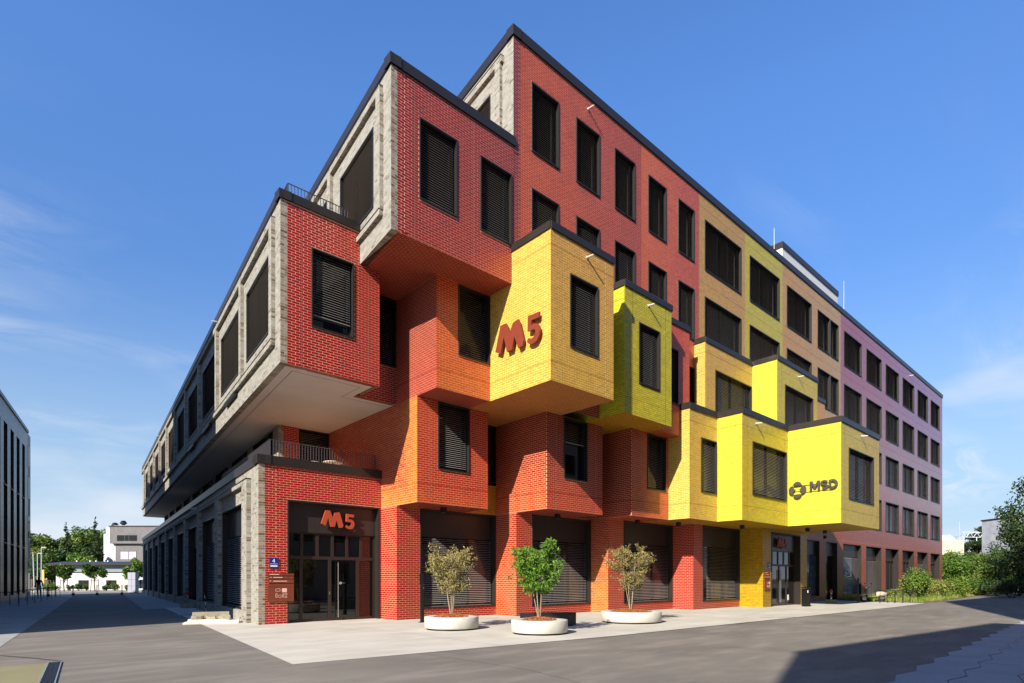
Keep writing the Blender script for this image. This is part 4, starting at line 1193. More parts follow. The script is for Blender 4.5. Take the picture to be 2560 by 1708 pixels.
# house number plate and the brown information boards
pl = tag(empty('number_plate', (7.16, T_G-0.004, 1.95)), 'blue enamel house number plate on the red brick by the entrance', 'plate')
MB().mat(M['blue']).box(0,0.30,-0.03,0.0,0,0.36).obj('plate', pl)
o = text_mesh('4', 0.20, M['white'], 'digit', 0.001, pl); o.location = (0.09, -0.033, 0.19)
mb = MB().mat(M['white']); mb.box(0.02,0.28,-0.033,-0.031,0.145,0.155); mb.box(0.03,0.27,-0.033,-0.031,0.055,0.10); mb.obj('lettering', pl)
def info_board(loc, label, w_=0.90, h_=1.0):
    b = tag(empty('information_board', loc), label, 'information board', 'brown information boards')
    for z0, z1 in ((0.52,0.64),(0.655,0.79),(0.805,0.90),(0.915,1.0)):
        MB().mat(M['sign_brown']).box(0,w_,-0.05,-0.02,z0,z1-0.01).obj('strip', b)
    MB().mat(M['sign_brown']).box(0,w_,-0.05,-0.02,0.0,0.51).obj('map_panel', b)
    MB().mat(M['black']).box(0.05,w_-0.05,-0.02,0.0,0.05,0.95).obj('bracket', b)
    p = simple('map_pink', (222,178,160), 0.6)
    mb = MB().mat(p); y = -0.053
    mb.box(0.48,0.65,y,-0.05,0.33,0.47)
    for x0, x1, z0, z1 in ((0.26,0.42,0.36,0.46),(0.26,0.32,0.14,0.30),(0.36,0.46,0.14,0.24),(0.50,0.55,0.14,0.30),(0.58,0.66,0.22,0.30),(0.58,0.66,0.13,0.19)):
        for a in ((x0,x1,z0,z0+0.012),(x0,x1,z1-0.012,z1),(x0,x0+0.012,z0,z1),(x1-0.012,x1,z0,z1)): mb.box(a[0],a[1],y,-0.05,a[2],a[3])
    for x0, x1, z in ((0.05,0.38,0.955),(0.18,0.50,0.85),(0.18,0.66,0.72)): mb.box(x0,x1,y,-0.05,z-0.012,z+0.014)
    mb.box(0.05,0.12,y,-0.05,0.845,0.855); mb.box(0.10,0.12,y,-0.05,0.83,0.87); mb.box(0.06,0.075,y,-0.05,0.69,0.75); mb.box(0.06,0.11,y,-0.05,0.735,0.75)
    mb.obj('lettering', b)
info_board((7.10, T_G-0.003, 0.78), 'brown information board with site map below the blue number plate')
info_board((31.62, 14.397, 0.95), 'brown information board on the yellow pier beside the second entrance', 0.66)
pl2 = tag(empty('number_plate', (32.10, 14.397, 2.15)), 'small dark number plate above the board on the yellow pier', 'plate')
MB().mat(M['blue']).box(0,0.28,-0.02,0,0,0.34).obj('plate', pl2)
mb = MB().mat(M['white']); mb.box(0.1,0.14,-0.023,-0.02,0.14,0.28); mb.box(0.04,0.24,-0.023,-0.02,0.05,0.08); mb.obj('lettering', pl2)

# ------------------------------------------------------------------ foliage
def leaf_mat(name, cols, trans=0.25, rough=0.5):
    m, nt, b = new_mat(name)
    a = N(nt, 'ShaderNodeAttribute'); a.attribute_name = 'leaf_tint'
    cr_ = N(nt, 'ShaderNodeValToRGB'); e = cr_.color_ramp.elements
    while len(e) < len(cols): e.new(0.5)
    for i, c in enumerate(cols): e[i].position = i/(len(cols)-1); e[i].color = tuple(lin(c))+(1,)
    nt.links.new(a.outputs['Fac'], cr_.inputs[0])
    nt.links.new(cr_.outputs[0], b.inputs['Base Color'])
    b.inputs['Roughness'].default_value = rough; b.inputs['Specular IOR Level'].default_value = 0.3
    tr = N(nt, 'ShaderNodeBsdfTranslucent'); nt.links.new(cr_.outputs[0], tr.inputs[0])
    mx = N(nt, 'ShaderNodeMixShader'); mx.inputs[0].default_value = trans
    nt.links.new(b.outputs[0], mx.inputs[1]); nt.links.new(tr.outputs[0], mx.inputs[2])
    nt.links.new(mx.outputs[0], nt.nodes['Material Output'].inputs[0])
    return m
M['leaf_dry'] = leaf_mat('leaf_dry', [(104,100,54),(134,126,72),(156,144,88),(116,94,58)], 0.15)
M['leaf_dryred'] = leaf_mat('leaf_dry_red', [(96,98,52),(128,126,70),(148,138,84),(122,66,46)], 0.15)
M['leaf_fresh'] = leaf_mat('leaf_fresh', [(62,96,26),(88,128,36),(108,146,44),(76,112,30)], 0.3)
M['leaf_tree'] = leaf_mat('leaf_tree', [(44,68,24),(66,92,32),(92,116,44),(120,132,56)], 0.25)
M['leaf_dark'] = leaf_mat('leaf_dark', [(28,44,20),(40,60,26),(54,74,32),(66,82,40)], 0.15)
M['leaf_pale'] = leaf_mat('leaf_pale', [(78,96,38),(112,124,54),(138,142,70),(96,112,46)], 0.25)
M['leaf_bush'] = leaf_mat('leaf_bush', [(50,84,26),(78,114,36),(108,136,50),(134,142,64)], 0.3)
M['grass'] = leaf_mat('grass_blade', [(74,104,34),(104,134,44),(138,148,66),(164,156,92)], 0.3)
M['bark'] = simple('bark_pale', (150,132,106), 0.9, 0, 0.2, 0.15, 12, 0.3, 30)
M['bark_dark'] = simple('bark_dark', (84,70,56), 0.9, 0, 0.2, 0.2, 8, 0.4, 25)
M['mulch'] = simple('mulch', (142,84,48), 0.95, 0, 0.1, 0.3, 30, 0.8, 60)
M['planter'] = simple('planter_concrete', (186,182,170), 0.8, 0, 0.25, 0.10, 2.5, 0.10, 60)

def leaves_mesh(name, centers, size, mat, rng, droop=0.5, aspect=0.5, tint=None, fold=0.25):
    """one folded leaf per centre: base, two shoulders, tip"""
    n = len(centers)
    d = rng.normal(0, 1, (n, 3)); d[:, 2] -= droop*1.2; d /= np.linalg.norm(d, axis=1)[:, None]
    s_ = np.cross(d, rng.normal(0, 1, (n, 3))); s_ /= np.linalg.norm(s_, axis=1)[:, None]
    u_ = np.cross(s_, d)
    L = size*rng.uniform(0.65, 1.3, n)[:, None]; Wd = L*aspect*0.5
    base = centers-d*L*0.5
    P = np.stack([base, base+d*L*0.45+s_*Wd+u_*Wd*fold, base+d*L, base+d*L*0.45-s_*Wd+u_*Wd*fold], 1)
    me = bpy.data.meshes.new(name)
    me.vertices.add(n*4); me.vertices.foreach_set('co', P.reshape(-1))
    idx = (np.arange(n)[:, None, None]*4+np.array([[0,1,2],[0,2,3]])[None]).reshape(-1)
    me.loops.add(len(idx)); me.loops.foreach_set('vertex_index', idx)
    me.polygons.add(n*2); me.polygons.foreach_set('loop_start', np.arange(n*2)*3)
    me.polygons.foreach_set('use_smooth', np.zeros(n*2, bool))
    me.update(calc_edges=True)
    t = rng.random(n) if tint is None else np.clip(tint+rng.normal(0, 0.15, n), 0, 1)
    at = me.attributes.new('leaf_tint', 'FLOAT', 'POINT'); at.data.foreach_set('value', np.repeat(t, 4))
    me.materials.append(mat)
    return me

def clumps(rng, blobs, n):
    """leaf centres in shells of lumpy ellipsoids: (centre, radii)"""
    vol_ = np.array([r[0]*r[1]*r[2] for _, r in blobs])**0.75; p = vol_/vol_.sum()
    k = rng.choice(len(blobs), n, p=p)
    d = rng.normal(0, 1, (n, 3)); d /= np.linalg.norm(d, axis=1)[:, None]
    rad = rng.random(n)**0.45
    c = np.array([b[0] for b in blobs])[k]; r = np.array([b[1] for b in blobs])[k]
    lump = 1+0.22*np.sin(d[:,0]*6+k*2.1)*np.cos(d[:,2]*7+k*1.3)
    return c+d*r*(rad*lump)[:, None], k

def tree(name, loc, label, cat, h, crown_z, crown_r, trunk_r, mat, n, leaf, seed, group=None, bark='bark_dark', blobs=9, droop=0.5, flat=0.8, conifer=False):
    rng = np.random.default_rng(seed)
    t = tag(empty(name, loc), label, cat, group)
    tr = MB().mat(M[bark])
    top = h*0.85
    path = [(0,0,-0.05),(rng.normal(0,0.02)*h,rng.normal(0,0.02)*h,h*0.35),(rng.normal(0,0.03)*h,rng.normal(0,0.03)*h,top)]
    tr.tube(path, [trunk_r*1.15, trunk_r*0.8, trunk_r*0.2], 8)
    bl_ = []
    if conifer:
        for i in range(blobs):
            f = i/(blobs-1); z = crown_z+(h-crown_z)*f; rr = crown_r*(1-f)**0.8+0.12
            for k in range(4 if f < 0.7 else 2):
                a = rng.uniform(0, 6.28); bl_.append(((math.cos(a)*rr*0.55, math.sin(a)*rr*0.55, z+rng.normal(0,0.1)), (rr*0.6, rr*0.6, (h-crown_z)/blobs*0.7)))
    else:
        zc_ = (crown_z+h)/2; hz_ = (h-crown_z)/2
        for i in range(blobs):
            d = rng.normal(0, 1, 3); d /= np.linalg.norm(d); q = rng.uniform(0.45, 0.8)
            c = (d[0]*crown_r*q, d[1]*crown_r*q, zc_+d[2]*hz_*q)
            rr = crown_r*rng.uniform(0.30, 0.52)
            bl_.append((c, (rr, rr, rr*flat*hz_/crown_r if hz_ < crown_r else rr*flat)))
            tr.tube([(0,0,h*rng.uniform(0.25,0.5)), (c[0]*0.5,c[1]*0.5,c[2]*0.8), c], [trunk_r*0.4, trunk_r*0.25, trunk_r*0.06], 5)
    tr.obj('trunk', t)
    pts, k = clumps(rng, bl_, n)
    zr = (pts[:,2]-crown_z)/(h-crown_z)
    link('crown', leaves_mesh('crown', pts, leaf, mat, rng, droop, 0.6, rng.random(len(bl_))[k]*0.6+0.2), t)['kind'] = 'stuff'
    return t

def planter_tree(loc, label, seed, mat, hh, leaf, n, rad, tilt=0.0):
    """several thin stems from the mulch, leaves in clusters along the twigs"""
    rng = np.random.default_rng(seed)
    t = tag(empty('young_tree', loc), label, 'tree', 'young trees in round planters')
    st = MB().mat(M['bark']); cl_ = []
    for k in range(6):
        a = 2*math.pi*k/6+rng.uniform(-0.5, 0.5); sp = rng.uniform(0.14, 0.30)*rad
        p0 = Vector((0.03*math.cos(a), 0.03*math.sin(a), -0.05))
        p1 = Vector((sp*0.9*math.cos(a)+tilt*0.2, sp*0.9*math.sin(a), hh*0.28))
        p2 = Vector((sp*1.5*math.cos(a)+tilt*0.6, sp*1.5*math.sin(a), hh*0.58))
        p3 = Vector((sp*2.2*math.cos(a)+tilt, sp*2.2*math.sin(a), hh*rng.uniform(0.80, 0.98)))
        st.tube([p0, p1, p2, p3], [0.016, 0.012, 0.009, 0.003], 6)
        for j in range(17):
            f = rng.uniform(0.30, 1.0)
            base = p1.lerp(p2, (f-0.28)/0.3) if f < 0.58 else p2.lerp(p3, (f-0.58)/0.42)
            aa = a+rng.normal(0, 1.0); env = rad*(0.55+0.75*math.sin(min(1, max(0.05, (f-0.22)/0.85))*math.pi))
            ln_ = env*rng.uniform(0.35, 1.0)
            tip = base+Vector((math.cos(aa)*ln_, math.sin(aa)*ln_, ln_*rng.uniform(0.15, 0.75)))
            tip.z = min(tip.z, hh*1.02)
            mid = base.lerp(tip, 0.5)+Vector((0,0,0.05*ln_))
            st.tube([base, mid, tip], [0.006, 0.004, 0.0015], 4, caps=False)
            for q in np.linspace(0.25, 1.0, 8):
                b = base.lerp(tip, q)
                cl_.append((b.x, b.y, b.z))
    st.obj('stems', t)
    cl_ = np.array(cl_)
    pts = cl_[rng.integers(0, len(cl_), n)]+rng.normal(0, 0.048, (n, 3))
    link('crown', leaves_mesh('crown', pts, leaf, mat, rng, 0.9, 0.55, fold=0.35), t)['kind'] = 'stuff'
    return t

def planter(loc, r_, label, seed):
    rng = np.random.default_rng(seed)
    p = tag(empty('planter', loc), label, 'planter', 'round concrete planters')
    h = 0.40
    mb = MB().mat(M['planter'])
    mb.lathe([(r_-0.03,0.045),(r_-0.012,0.05),(r_,0.062),(r_,h-0.015),(r_-0.012,h),(r_-0.30,h),(r_-0.312,h-0.012),(r_-0.312,h-0.10)], 72)
    mb.obj('bowl', p)
    MB().mat(M['black']).lathe([(r_-0.07,0.0),(r_-0.07,0.04),(0.0,0.04)], 48).obj('plinth', p)
    mu = MB().mat(M['mulch']); n = 40; R_ = r_-0.312
    vs_ = [(0,0,h+0.06)]; fs = []
    for j in range(1, 9):
        for i in range(n):
            rr = R_*j/8; a = 2*math.pi*i/n
            vs_.append((rr*math.cos(a), rr*math.sin(a), h-0.03+0.10*(1-(j/8)**2)+rng.normal(0, 0.013)))
    for i in range(n): fs.append((0, 1+i, 1+(i+1) % n))
    for j in range(7):
        for i in range(n): fs.append((1+j*n+i, 1+(j+1)*n+i, 1+(j+1)*n+(i+1) % n, 1+j*n+(i+1) % n))
    mu.add(vs_, fs); mu.obj('mulch', p)
    # loose chips
    m = 500; a = rng.uniform(0, 6.283, m); rr = R_*np.sqrt(rng.random(m))
    pts = np.stack([rr*np.cos(a), rr*np.sin(a), h+0.0+0.08*(1-(rr/R_)**2)], 1)
    ch = leaves_mesh('mulch_chips', pts, 0.06, M['chip'], rng, 0.0, 0.35)
    link('mulch_chips', ch, p)['kind'] = 'stuff'
    return p
M['chip'] = leaf_mat('mulch_chip', [(104,58,30),(150,90,50),(176,116,70),(128,74,42)], 0.0, 0.9)
P1, P2, P3 = cam_pos(1129, 18.3), cam_pos(1348.5, 16.85), cam_pos(1577.5, 21.15)
planter(P1, 0.855, 'round pale concrete planter nearest the red pier, holding the driest tree', 1)
planter(P2, 0.825, 'round pale concrete planter in front of the black bench, holding the green tree', 2)
planter(P3, 1.09, 'widest round concrete planter, rightmost of the three', 3)
planter_tree((P1.x, P1.y, 0.46), 'parched olive-brown young tree in the planter by the red pier', 21, M['leaf_dry'], 2.25, 0.072, 4200, 0.60)
planter_tree((P2.x, P2.y, 0.46), 'fresh green young tree in the middle planter', 22, M['leaf_fresh'], 2.2, 0.10, 3600, 0.60)
planter_tree((P3.x, P3.y, 0.46), 'pale young tree with reddish dry leaves in the widest planter', 23, M['leaf_dryred'], 2.35, 0.076, 4200, 0.62)

# black granite bench behind the middle planter
bn_d = Vector((0.917, 0.398)); 
def camvec(x, z): return Vector((x*U[0]+z*U[1], x*W[0]+z*W[1]))
b_a, b_b = camvec(1.475, 0.64), camvec(-0.42, 0.34)
bo = cam_pos(1332.5, 18.85)
bench = tag(empty('bench', (bo.x, bo.y, 0)), 'low black stone block bench behind the middle planter', 'bench')
bm_ = simple('black_granite', (34,35,38), 0.25, 0, 0.5, 0.15, 20)
mb = MB().mat(bm_); pp = [(0,0),(b_a.x,b_a.y),(b_a.x+b_b.x,b_a.y+b_b.y),(b_b.x,b_b.y)]
mb.prism(pp, 0.03, 0.45); mb.obj('block', bench)
mb = MB().mat(M['black']); mb.prism([(0.04+0.92*x, 0.92*y+0.02) for x, y in pp], 0.0, 0.03); mb.obj('base', bench)
# slim black pillar before the red pier
pp_ = cam_pos(1055.5, 21.0)
pil = tag(empty('pillar', (pp_.x, pp_.y, 0), R(-10)), 'slim black metal pillar beside the red pier and first planter', 'pillar')
mb = MB().mat(M['black']); mb.box(-0.06,0.06,-0.05,0.05,0.02,1.40); mb.obj('lower_post', pil)
mb = MB().mat(M['black']); mb.box(-0.09,0.03,-0.045,0.045,1.40,1.80); mb.obj('upper_post', pil)
mb = MB().mat(M['black']); mb.box(-0.12,0.10,-0.09,0.09,0.0,0.02); mb.obj('foot_plate', pil)
mb = MB().mat(M['steel']); mb.box(0.02,0.05,-0.052,-0.05,1.22,1.28); mb.box(0.02,0.05,-0.052,-0.05,1.36,1.38); mb.obj('button', pil)

# terrace tables
for x_, y_, lb in ((9.55,22.6,'round white table on the terrace, left of the two'),(10.15,22.0,'round white table on the terrace, right of the two')):
    t_ = tag(empty('round_table', (x_, y_, 5.5)), lb, 'table', 'tables on the terrace')
    MB().mat(M['white']).lathe([(0.0,0.71),(0.36,0.71),(0.37,0.72),(0.37,0.735),(0.0,0.74)], 32).obj('table_top', t_)
    MB().mat(M['black']).tube([(0,0,0.02),(0,0,0.71)], 0.035, 8).obj('leg', t_)
    MB().mat(M['black']).lathe([(0,0.03),(0.25,0.02),(0.26,0.0)], 24).obj('base', t_)

# ------------------------------------------------------------------ small things on the square
def stone_mat(name, c): return simple(name, c, 0.9, 0, 0.2, 0.15, 6, 0.3, 30)
M['conc'] = stone_mat('rough_concrete', (150,140,120))
M['redp'] = simple('red_paint', (158,34,34), 0.4)
M['cream'] = simple('cream_board', (226,216,190), 0.7, 0, 0.2, 0.06, 5)
# pile of boards and concrete pieces by the grey corner
fac = gp(O1, 2.2)
pile_o = cam_pos(530, 20.6)
fdir = math.atan2(-0.36, 0.93)
boards = [(0,0.0,0.0,1.75,0.62,0.055),(0.06,0.02,0.055,1.62,0.55,0.05),(-0.10,0.05,0.105,1.30,0.50,0.045)]
for i, (dx, dy, z, l_, w_, h_) in enumerate(boards):
    b = tag(empty('board', (pile_o.x, pile_o.y, z), fdir+0.05*i), ['cream board at the bottom of the pile by the grey brick corner','cream board in the middle of the pile by the grey brick corner','topmost cream board under the concrete pieces by the grey corner'][i], 'board', 'boards in the pile')
    MB().mat(M['cream']).box(-l_/2+dx,l_/2+dx,-w_/2+dy,w_/2+dy,0,h_).obj('panel', b)
    mb = MB().mat(M['black'])
    for x in (-0.35,0.35): mb.box(x+dx-0.012,x+dx+0.012,-w_/2+dy-0.003,-w_/2+dy,h_*0.3,h_*0.7)
    mb.obj('slot', b)
kb = tag(empty('kerb_stone', (pile_o.x, pile_o.y, 0.152), fdir+0.12), 'grey concrete kerb stone lying on the pile of cream boards', 'kerb stone')
mb = MB().mat(M['conc']); mb.add([(-0.62,0.05,0.0),(0.55,0.05,0.0),(0.55,0.19,0.0),(-0.62,0.19,0.0),(-0.62,0.08,0.25),(0.55,0.08,0.25),(0.55,0.19,0.25),(-0.62,0.19,0.25)], [(3,2,1,0),(4,5,6,7),(0,1,5,4),(1,2,6,5),(2,3,7,6),(3,0,4,7)]); mb.obj('stone', kb)
mb = MB().mat(M['black']); mb.box(-0.58,-0.50,0.046,0.05,0.03,0.09); mb.obj('socket', kb)
rg = np.random.default_rng(4)
for i, (dx, dy, l_, w_, lb) in enumerate(((-0.45,-0.12,0.42,0.2,'broken concrete shard at the left of the board pile'),(0.0,-0.10,0.4,0.22,'angular broken concrete slab in the middle of the board pile'),(0.42,-0.08,0.5,0.2,'long broken concrete slab at the right of the board pile'))):
    n = 7; pts = [(l_/2*math.cos(2*math.pi*k/n)*rg.uniform(0.75,1.15), w_/2*math.sin(2*math.pi*k/n)*rg.uniform(0.75,1.15)) for k in range(n)]
    mb = MB().mat(M['conc'])
    vs_ = [(x,y,0) for x, y in pts]+[(x*0.9,y*0.85,0.07+rg.uniform(0,0.07)) for x, y in pts]
    mb.add(vs_, [tuple(range(n))[::-1], tuple(range(n,2*n))]+[(k,(k+1)%n,n+(k+1)%n,n+k) for k in range(n)])
    c_, s_ = math.cos(fdir), math.sin(fdir)
    o = mb.obj('concrete_piece', None, (pile_o.x+dx*c_-dy*s_, pile_o.y+dx*s_+dy*c_, 0.15), fdir+rg.uniform(-0.4,0.4)); o.rotation_euler.x = rg.uniform(-0.1,0.25)
    tag(o, lb, 'concrete piece', 'broken concrete on the boards')
p = cam_pos(478, 25.3)
mb = MB().mat(simple('grey_sheet', (150,152,166), 0.6)); mb.box(-0.55,0.55,-0.4,0.4,0,0.025); mb.box(-0.2,0.7,-0.25,0.35,0.025,0.045)
tag(mb.obj('plastic_sheet', None, (p.x,p.y,0.0), 0.2), 'flat grey plastic sheets on the ground behind the board pile', 'sheet')
def standpipe(p, lb, h=0.95):
    e = tag(empty('standpipe', (p.x, p.y, 0)), lb, 'standpipe', 'standpipes by the walls')
    MB().mat(M['conc']).box(-0.32,0.32,-0.24,0.24,0,0.24).obj('block', e)
    MB().mat(M['steel']).lathe([(0.055,0.24),(0.055,0.62),(0.075,0.63),(0.075,0.68),(0,0.68)], 16).obj('pipe', e)
    mb = MB().mat(M['redp']); mb.lathe([(0.07,0.68),(0.085,0.72),(0.085,0.84),(0.05,0.90),(0,0.91)], 16); mb.tube([(-0.2,0,0.78),(0.2,0,0.78)], 0.045, 10); mb.obj('valve_head', e)
    MB().mat(M['black']).tube([(0,0,0.9),(0,0,1.0)], 0.02, 8).obj('spindle', e)
standpipe(cam_pos(470, 31.3), 'red headed standpipe on a concrete block by the grey side')
standpipe(cam_pos(2077.5, 37.0), 'red headed standpipe on a concrete block under the yellow overhang')
p = cam_pos(515, 27.6)
mk = tag(empty('marker_pole', (p.x, p.y, 0)), 'leaning red and white striped marker pole by the grey side', 'pole')
for i in range(6):
    mb = MB().mat(M['redp'] if i % 2 else M['white']); z0, z1 = i*0.16, (i+1)*0.16
    mb.tube([(-0.08+0.09*(1-z0),0,z0),(-0.08+0.09*(1-z1),0,z1)], 0.018, 8); mb.obj('band', mk)
p = cam_pos(2015, 32.9)
bi = tag(empty('waste_bin', (p.x, p.y, 0), R(-20)), 'tall black waste bin beside the second entrance', 'bin')
MB().mat(M['black']).box(-0.17,0.17,-0.15,0.15,0.0,1.02).obj('body', bi)
MB().mat(M['black']).box(-0.18,0.18,-0.16,0.16,1.04,1.10).obj('lid', bi)
mb = MB().mat(M['white']); mb.box(-0.06,0.0,-0.154,-0.151,0.78,0.92); mb.obj('emblem', bi)
p = cam_pos(2145, 37.8)
se = tag(empty('information_pillar', (p.x, p.y, 0), R(20)), 'slim black information pillar left of the scooter', 'pillar')
MB().mat(M['black']).box(-0.12,0.12,-0.05,0.05,0.02,1.62).obj('panel', se)
MB().mat(M['steel']).box(0.12,0.13,-0.05,0.05,0.02,1.62).obj('edge_strip', se)
MB().mat(M['black']).box(-0.2,0.2,-0.12,0.12,0,0.02).obj('foot_plate', se)

# bicycle stands: one hoop per thing
def hoop_mesh(w_=0.62, h=0.82, r_=0.018):
    mb = MB().mat(M['black'])
    mb.tube([(-w_/2,0,0),(-w_/2,0,h-0.05),(-w_/2+0.05,0,h),(w_/2-0.05,0,h),(w_/2,0,h-0.05),(w_/2,0,0)], r_, 8)
    for x in (-w_/2, w_/2): mb.lathe([(0.0,0.012),(0.05,0.012),(0.05,0)], 12, (x,0))
    return mb.mesh('hoop')
hm = hoop_mesh(0.9)
ords = ['first','second','third','fourth','fifth','sixth','seventh','eighth']
for i in range(4):
    e = tag(empty('bicycle_stand', (43.0+0.85*i, 11.55-0.22*i, 0), R(-48)), 'black bicycle hoop right of the scooter, %s from the left' % ords[i], 'bicycle stand', 'bicycle hoops by the scooter')
    link('hoop', hm, e)
for i in range(8):
    q = 13.5+3.2*i; pl_ = Vector((-4.4, 20.5))+la*(q+9.5)+ln*1.7
    e = tag(empty('bicycle_stand', (pl_.x, pl_.y, 0), math.atan2(la.y, la.x)+R(72)), 'dark bicycle hoop along the left building, %s from the near end' % ords[i], 'bicycle stand', 'bicycle hoops along the left building')
    link('hoop', hm, e)

# scooter
sp0, sp1 = Vector((43.75, 13.35)), Vector((44.95, 12.40))
sc_dir = (sp0-sp1); SCL = sc_dir.length
sco = tag(empty('motor_scooter', (sp1.x, sp1.y, 0), math.atan2(sc_dir.y, sc_dir.x)), 'cream and black motor scooter parked by the slatted shutter', 'scooter')
M['scream'] = simple('scooter_cream', (206,190,160), 0.22, 0.3, 0.5, coat=0.5)
M['tyre'] = simple('tyre', (24,24,24), 0.85)
for x in (0.0, 1.25):
    wv = MB().mat(M['tyre']); n, k = 28, 10; R0, r0 = 0.20, 0.055
    vs_ = []; fs = []
    for i in range(n):
        for j in range(k):
            a, b = 2*math.pi*i/n, 2*math.pi*j/k
            vs_.append((x+(R0+r0*math.cos(b))*math.cos(a), r0*math.sin(b), 0.255+(R0+r0*math.cos(b))*math.sin(a)))
    for i in range(n):
        for j in range(k): fs.append((i*k+j, ((i+1) % n)*k+j, ((i+1) % n)*k+(j+1) % k, i*k+(j+1) % k))
    wv.add(vs_, fs, True); wh = wv.obj('wheel', sco)
    rm = MB().mat(M['steel']); rm.add([(x+0.15*math.cos(2*math.pi*i/20), y, 0.255+0.15*math.sin(2*math.pi*i/20)) for y in (-0.03,0.03) for i in range(20)], [tuple(range(20)), tuple(range(20,40))[::-1]]+[(i,(i+1)%20,20+(i+1)%20,20+i) for i in range(20)]); rm.obj('rim', wh)
def loft(mb, secs, n=12):
    """secs: (x, z centre, half width, half height)"""
    vs_ = []; fs = []
    for (x, z, w_, h_) in secs:
        vs_ += [(x, w_*math.cos(2*math.pi*i/n), z+h_*math.sin(2*math.pi*i/n)) for i in range(n)]
    for j in range(len(secs)-1):
        for i in range(n): fs.append((j*n+i, j*n+(i+1) % n, (j+1)*n+(i+1) % n, (j+1)*n+i))
    return mb.add(vs_, fs, True)
loft(MB().mat(M['scream']), [(-0.34,0.55,0.02,0.04),(-0.28,0.53,0.12,0.12),(-0.05,0.55,0.20,0.17),(0.2,0.56,0.19,0.17),(0.38,0.52,0.12,0.18),(0.42,0.48,0.03,0.10)]).obj('rear_cowl', sco)
loft(MB().mat(M['black']), [(-0.30,0.72,0.05,0.03),(-0.2,0.75,0.13,0.05),(0.2,0.77,0.14,0.06),(0.45,0.73,0.11,0.05),(0.52,0.72,0.03,0.02)]).obj('seat', sco)
MB().mat(M['black']).box(0.36,0.98,-0.14,0.14,0.24,0.31).obj('footboard', sco)
mb = MB().mat(M['scream']); mb.add([(0.98,-0.2,0.28),(0.98,0.2,0.28),(1.10,0.2,0.62),(1.10,-0.2,0.62),(1.02,0.13,0.92),(1.02,-0.13,0.92),(1.04,-0.2,0.28),(1.04,0.2,0.28),(1.16,0.2,0.62),(1.16,-0.2,0.62),(1.07,0.13,0.92),(1.07,-0.13,0.92)], [(0,1,2,3),(3,2,4,5),(7,6,9,8),(8,9,11,10),(0,3,9,6),(3,5,11,9),(2,1,7,8),(4,2,8,10),(5,4,10,11)]); mb.obj('leg_shield', sco)
mb = MB().mat(M['black']); mb.tube([(1.25,0,0.26),(1.08,0,0.62),(1.0,0,1.0)], 0.035, 8); mb.obj('fork', sco)
loft(MB().mat(M['scream']), [(1.02,0.50,0.01,0.02),(1.10,0.50,0.07,0.05),(1.3,0.50,0.09,0.05),(1.45,0.42,0.07,0.05),(1.48,0.40,0.01,0.02)]).obj('mudguard', sco)
mb = MB().mat(M['black']); mb.tube([(0.94,-0.32,1.02),(1.0,-0.1,1.02),(1.0,0.1,1.02),(0.94,0.32,1.02)], 0.02, 8); mb.obj('handlebar', sco)
for y in (-0.28, 0.28):
    mb = MB().mat(M['black']); mb.tube([(0.97,y,1.03),(0.98,y*1.15,1.2)], 0.008, 6); mb.ell((0.98,y*1.15,1.24),(0.015,0.06,0.045)); mb.obj('mirror', sco)
MB().mat(M['white']).ell((1.10,0,0.98),(0.07,0.09,0.08)).obj('headlight', sco)
MB().mat(M['redp']).ell((-0.34,0,0.58),(0.035,0.07,0.05)).obj('tail_light', sco)
mb = MB().mat(M['steel']); mb.tube([(0.25,0.14,0.25),(-0.1,0.16,0.27),(-0.3,0.16,0.33)], [0.03,0.05,0.045], 10); mb.obj('exhaust', sco)

# ------------------------------------------------------------------ person walking away along the left pavement
def skin(name, verts, edges, radii, mat, parent=None, sub=2, root=0):
    me = bpy.data.meshes.new(name)
    bm = bmesh.new(); ly = bm.verts.layers.skin.verify()
    vs_ = [bm.verts.new(v) for v in verts]
    for v, r_ in zip(vs_, radii):
        v[ly].radius = r_ if isinstance(r_, tuple) else (r_, r_)
    vs_[root][ly].use_root = True
    for a, b in edges: bm.edges.new((vs_[a], vs_[b]))
    bm.to_mesh(me); bm.free()
    o = link(name, me, parent, mat)
    m = o.modifiers.new('Skin', 'SKIN'); m.use_smooth_shade = True
    s2 = o.modifiers.new('Sub', 'SUBSURF'); s2.levels = sub; s2.render_levels = sub
    return o
M['skin'] = simple('skin', (176,128,104), 0.55)
M['shirt'] = simple('dark_top', (34,34,40), 0.85)
M['shorts'] = simple('pink_shorts', (196,176,186), 0.85)
M['hair'] = simple('dark_hair', (34,26,24), 0.6)
pp3 = Vector((2.95, 62.6, 0))
per = tag(empty('person', pp3, math.atan2(pp3.y, pp3.x)-R(90)), 'person in dark top and pale pink shorts walking away with a bag', 'person')
bv = [(0,0,0.96),(0,0,1.12),(0,0.0,1.30),(0,0.0,1.42),(0,0.0,1.50),(0,0.015,1.60),(0,0.01,1.70),
      (-0.09,0,0.92),(-0.10,0.03,0.52),(-0.095,-0.06,0.10),(-0.10,0.06,0.03),
      (0.09,0,0.92),(0.10,0.06,0.52),(0.095,0.10,0.10),(0.10,0.20,0.03),
      (-0.17,0,1.40),(-0.22,-0.03,1.15),(-0.21,0.05,0.92),(-0.205,0.07,0.84),
      (0.17,0,1.40),(0.23,0.0,1.15),(0.25,0.06,0.92),(0.25,0.08,0.84)]
be = [(0,1),(1,2),(2,3),(3,4),(4,5),(5,6),(0,7),(7,8),(8,9),(9,10),(0,11),(11,12),(12,13),(13,14),(3,15),(15,16),(16,17),(17,18),(3,19),(19,20),(20,21),(21,22)]
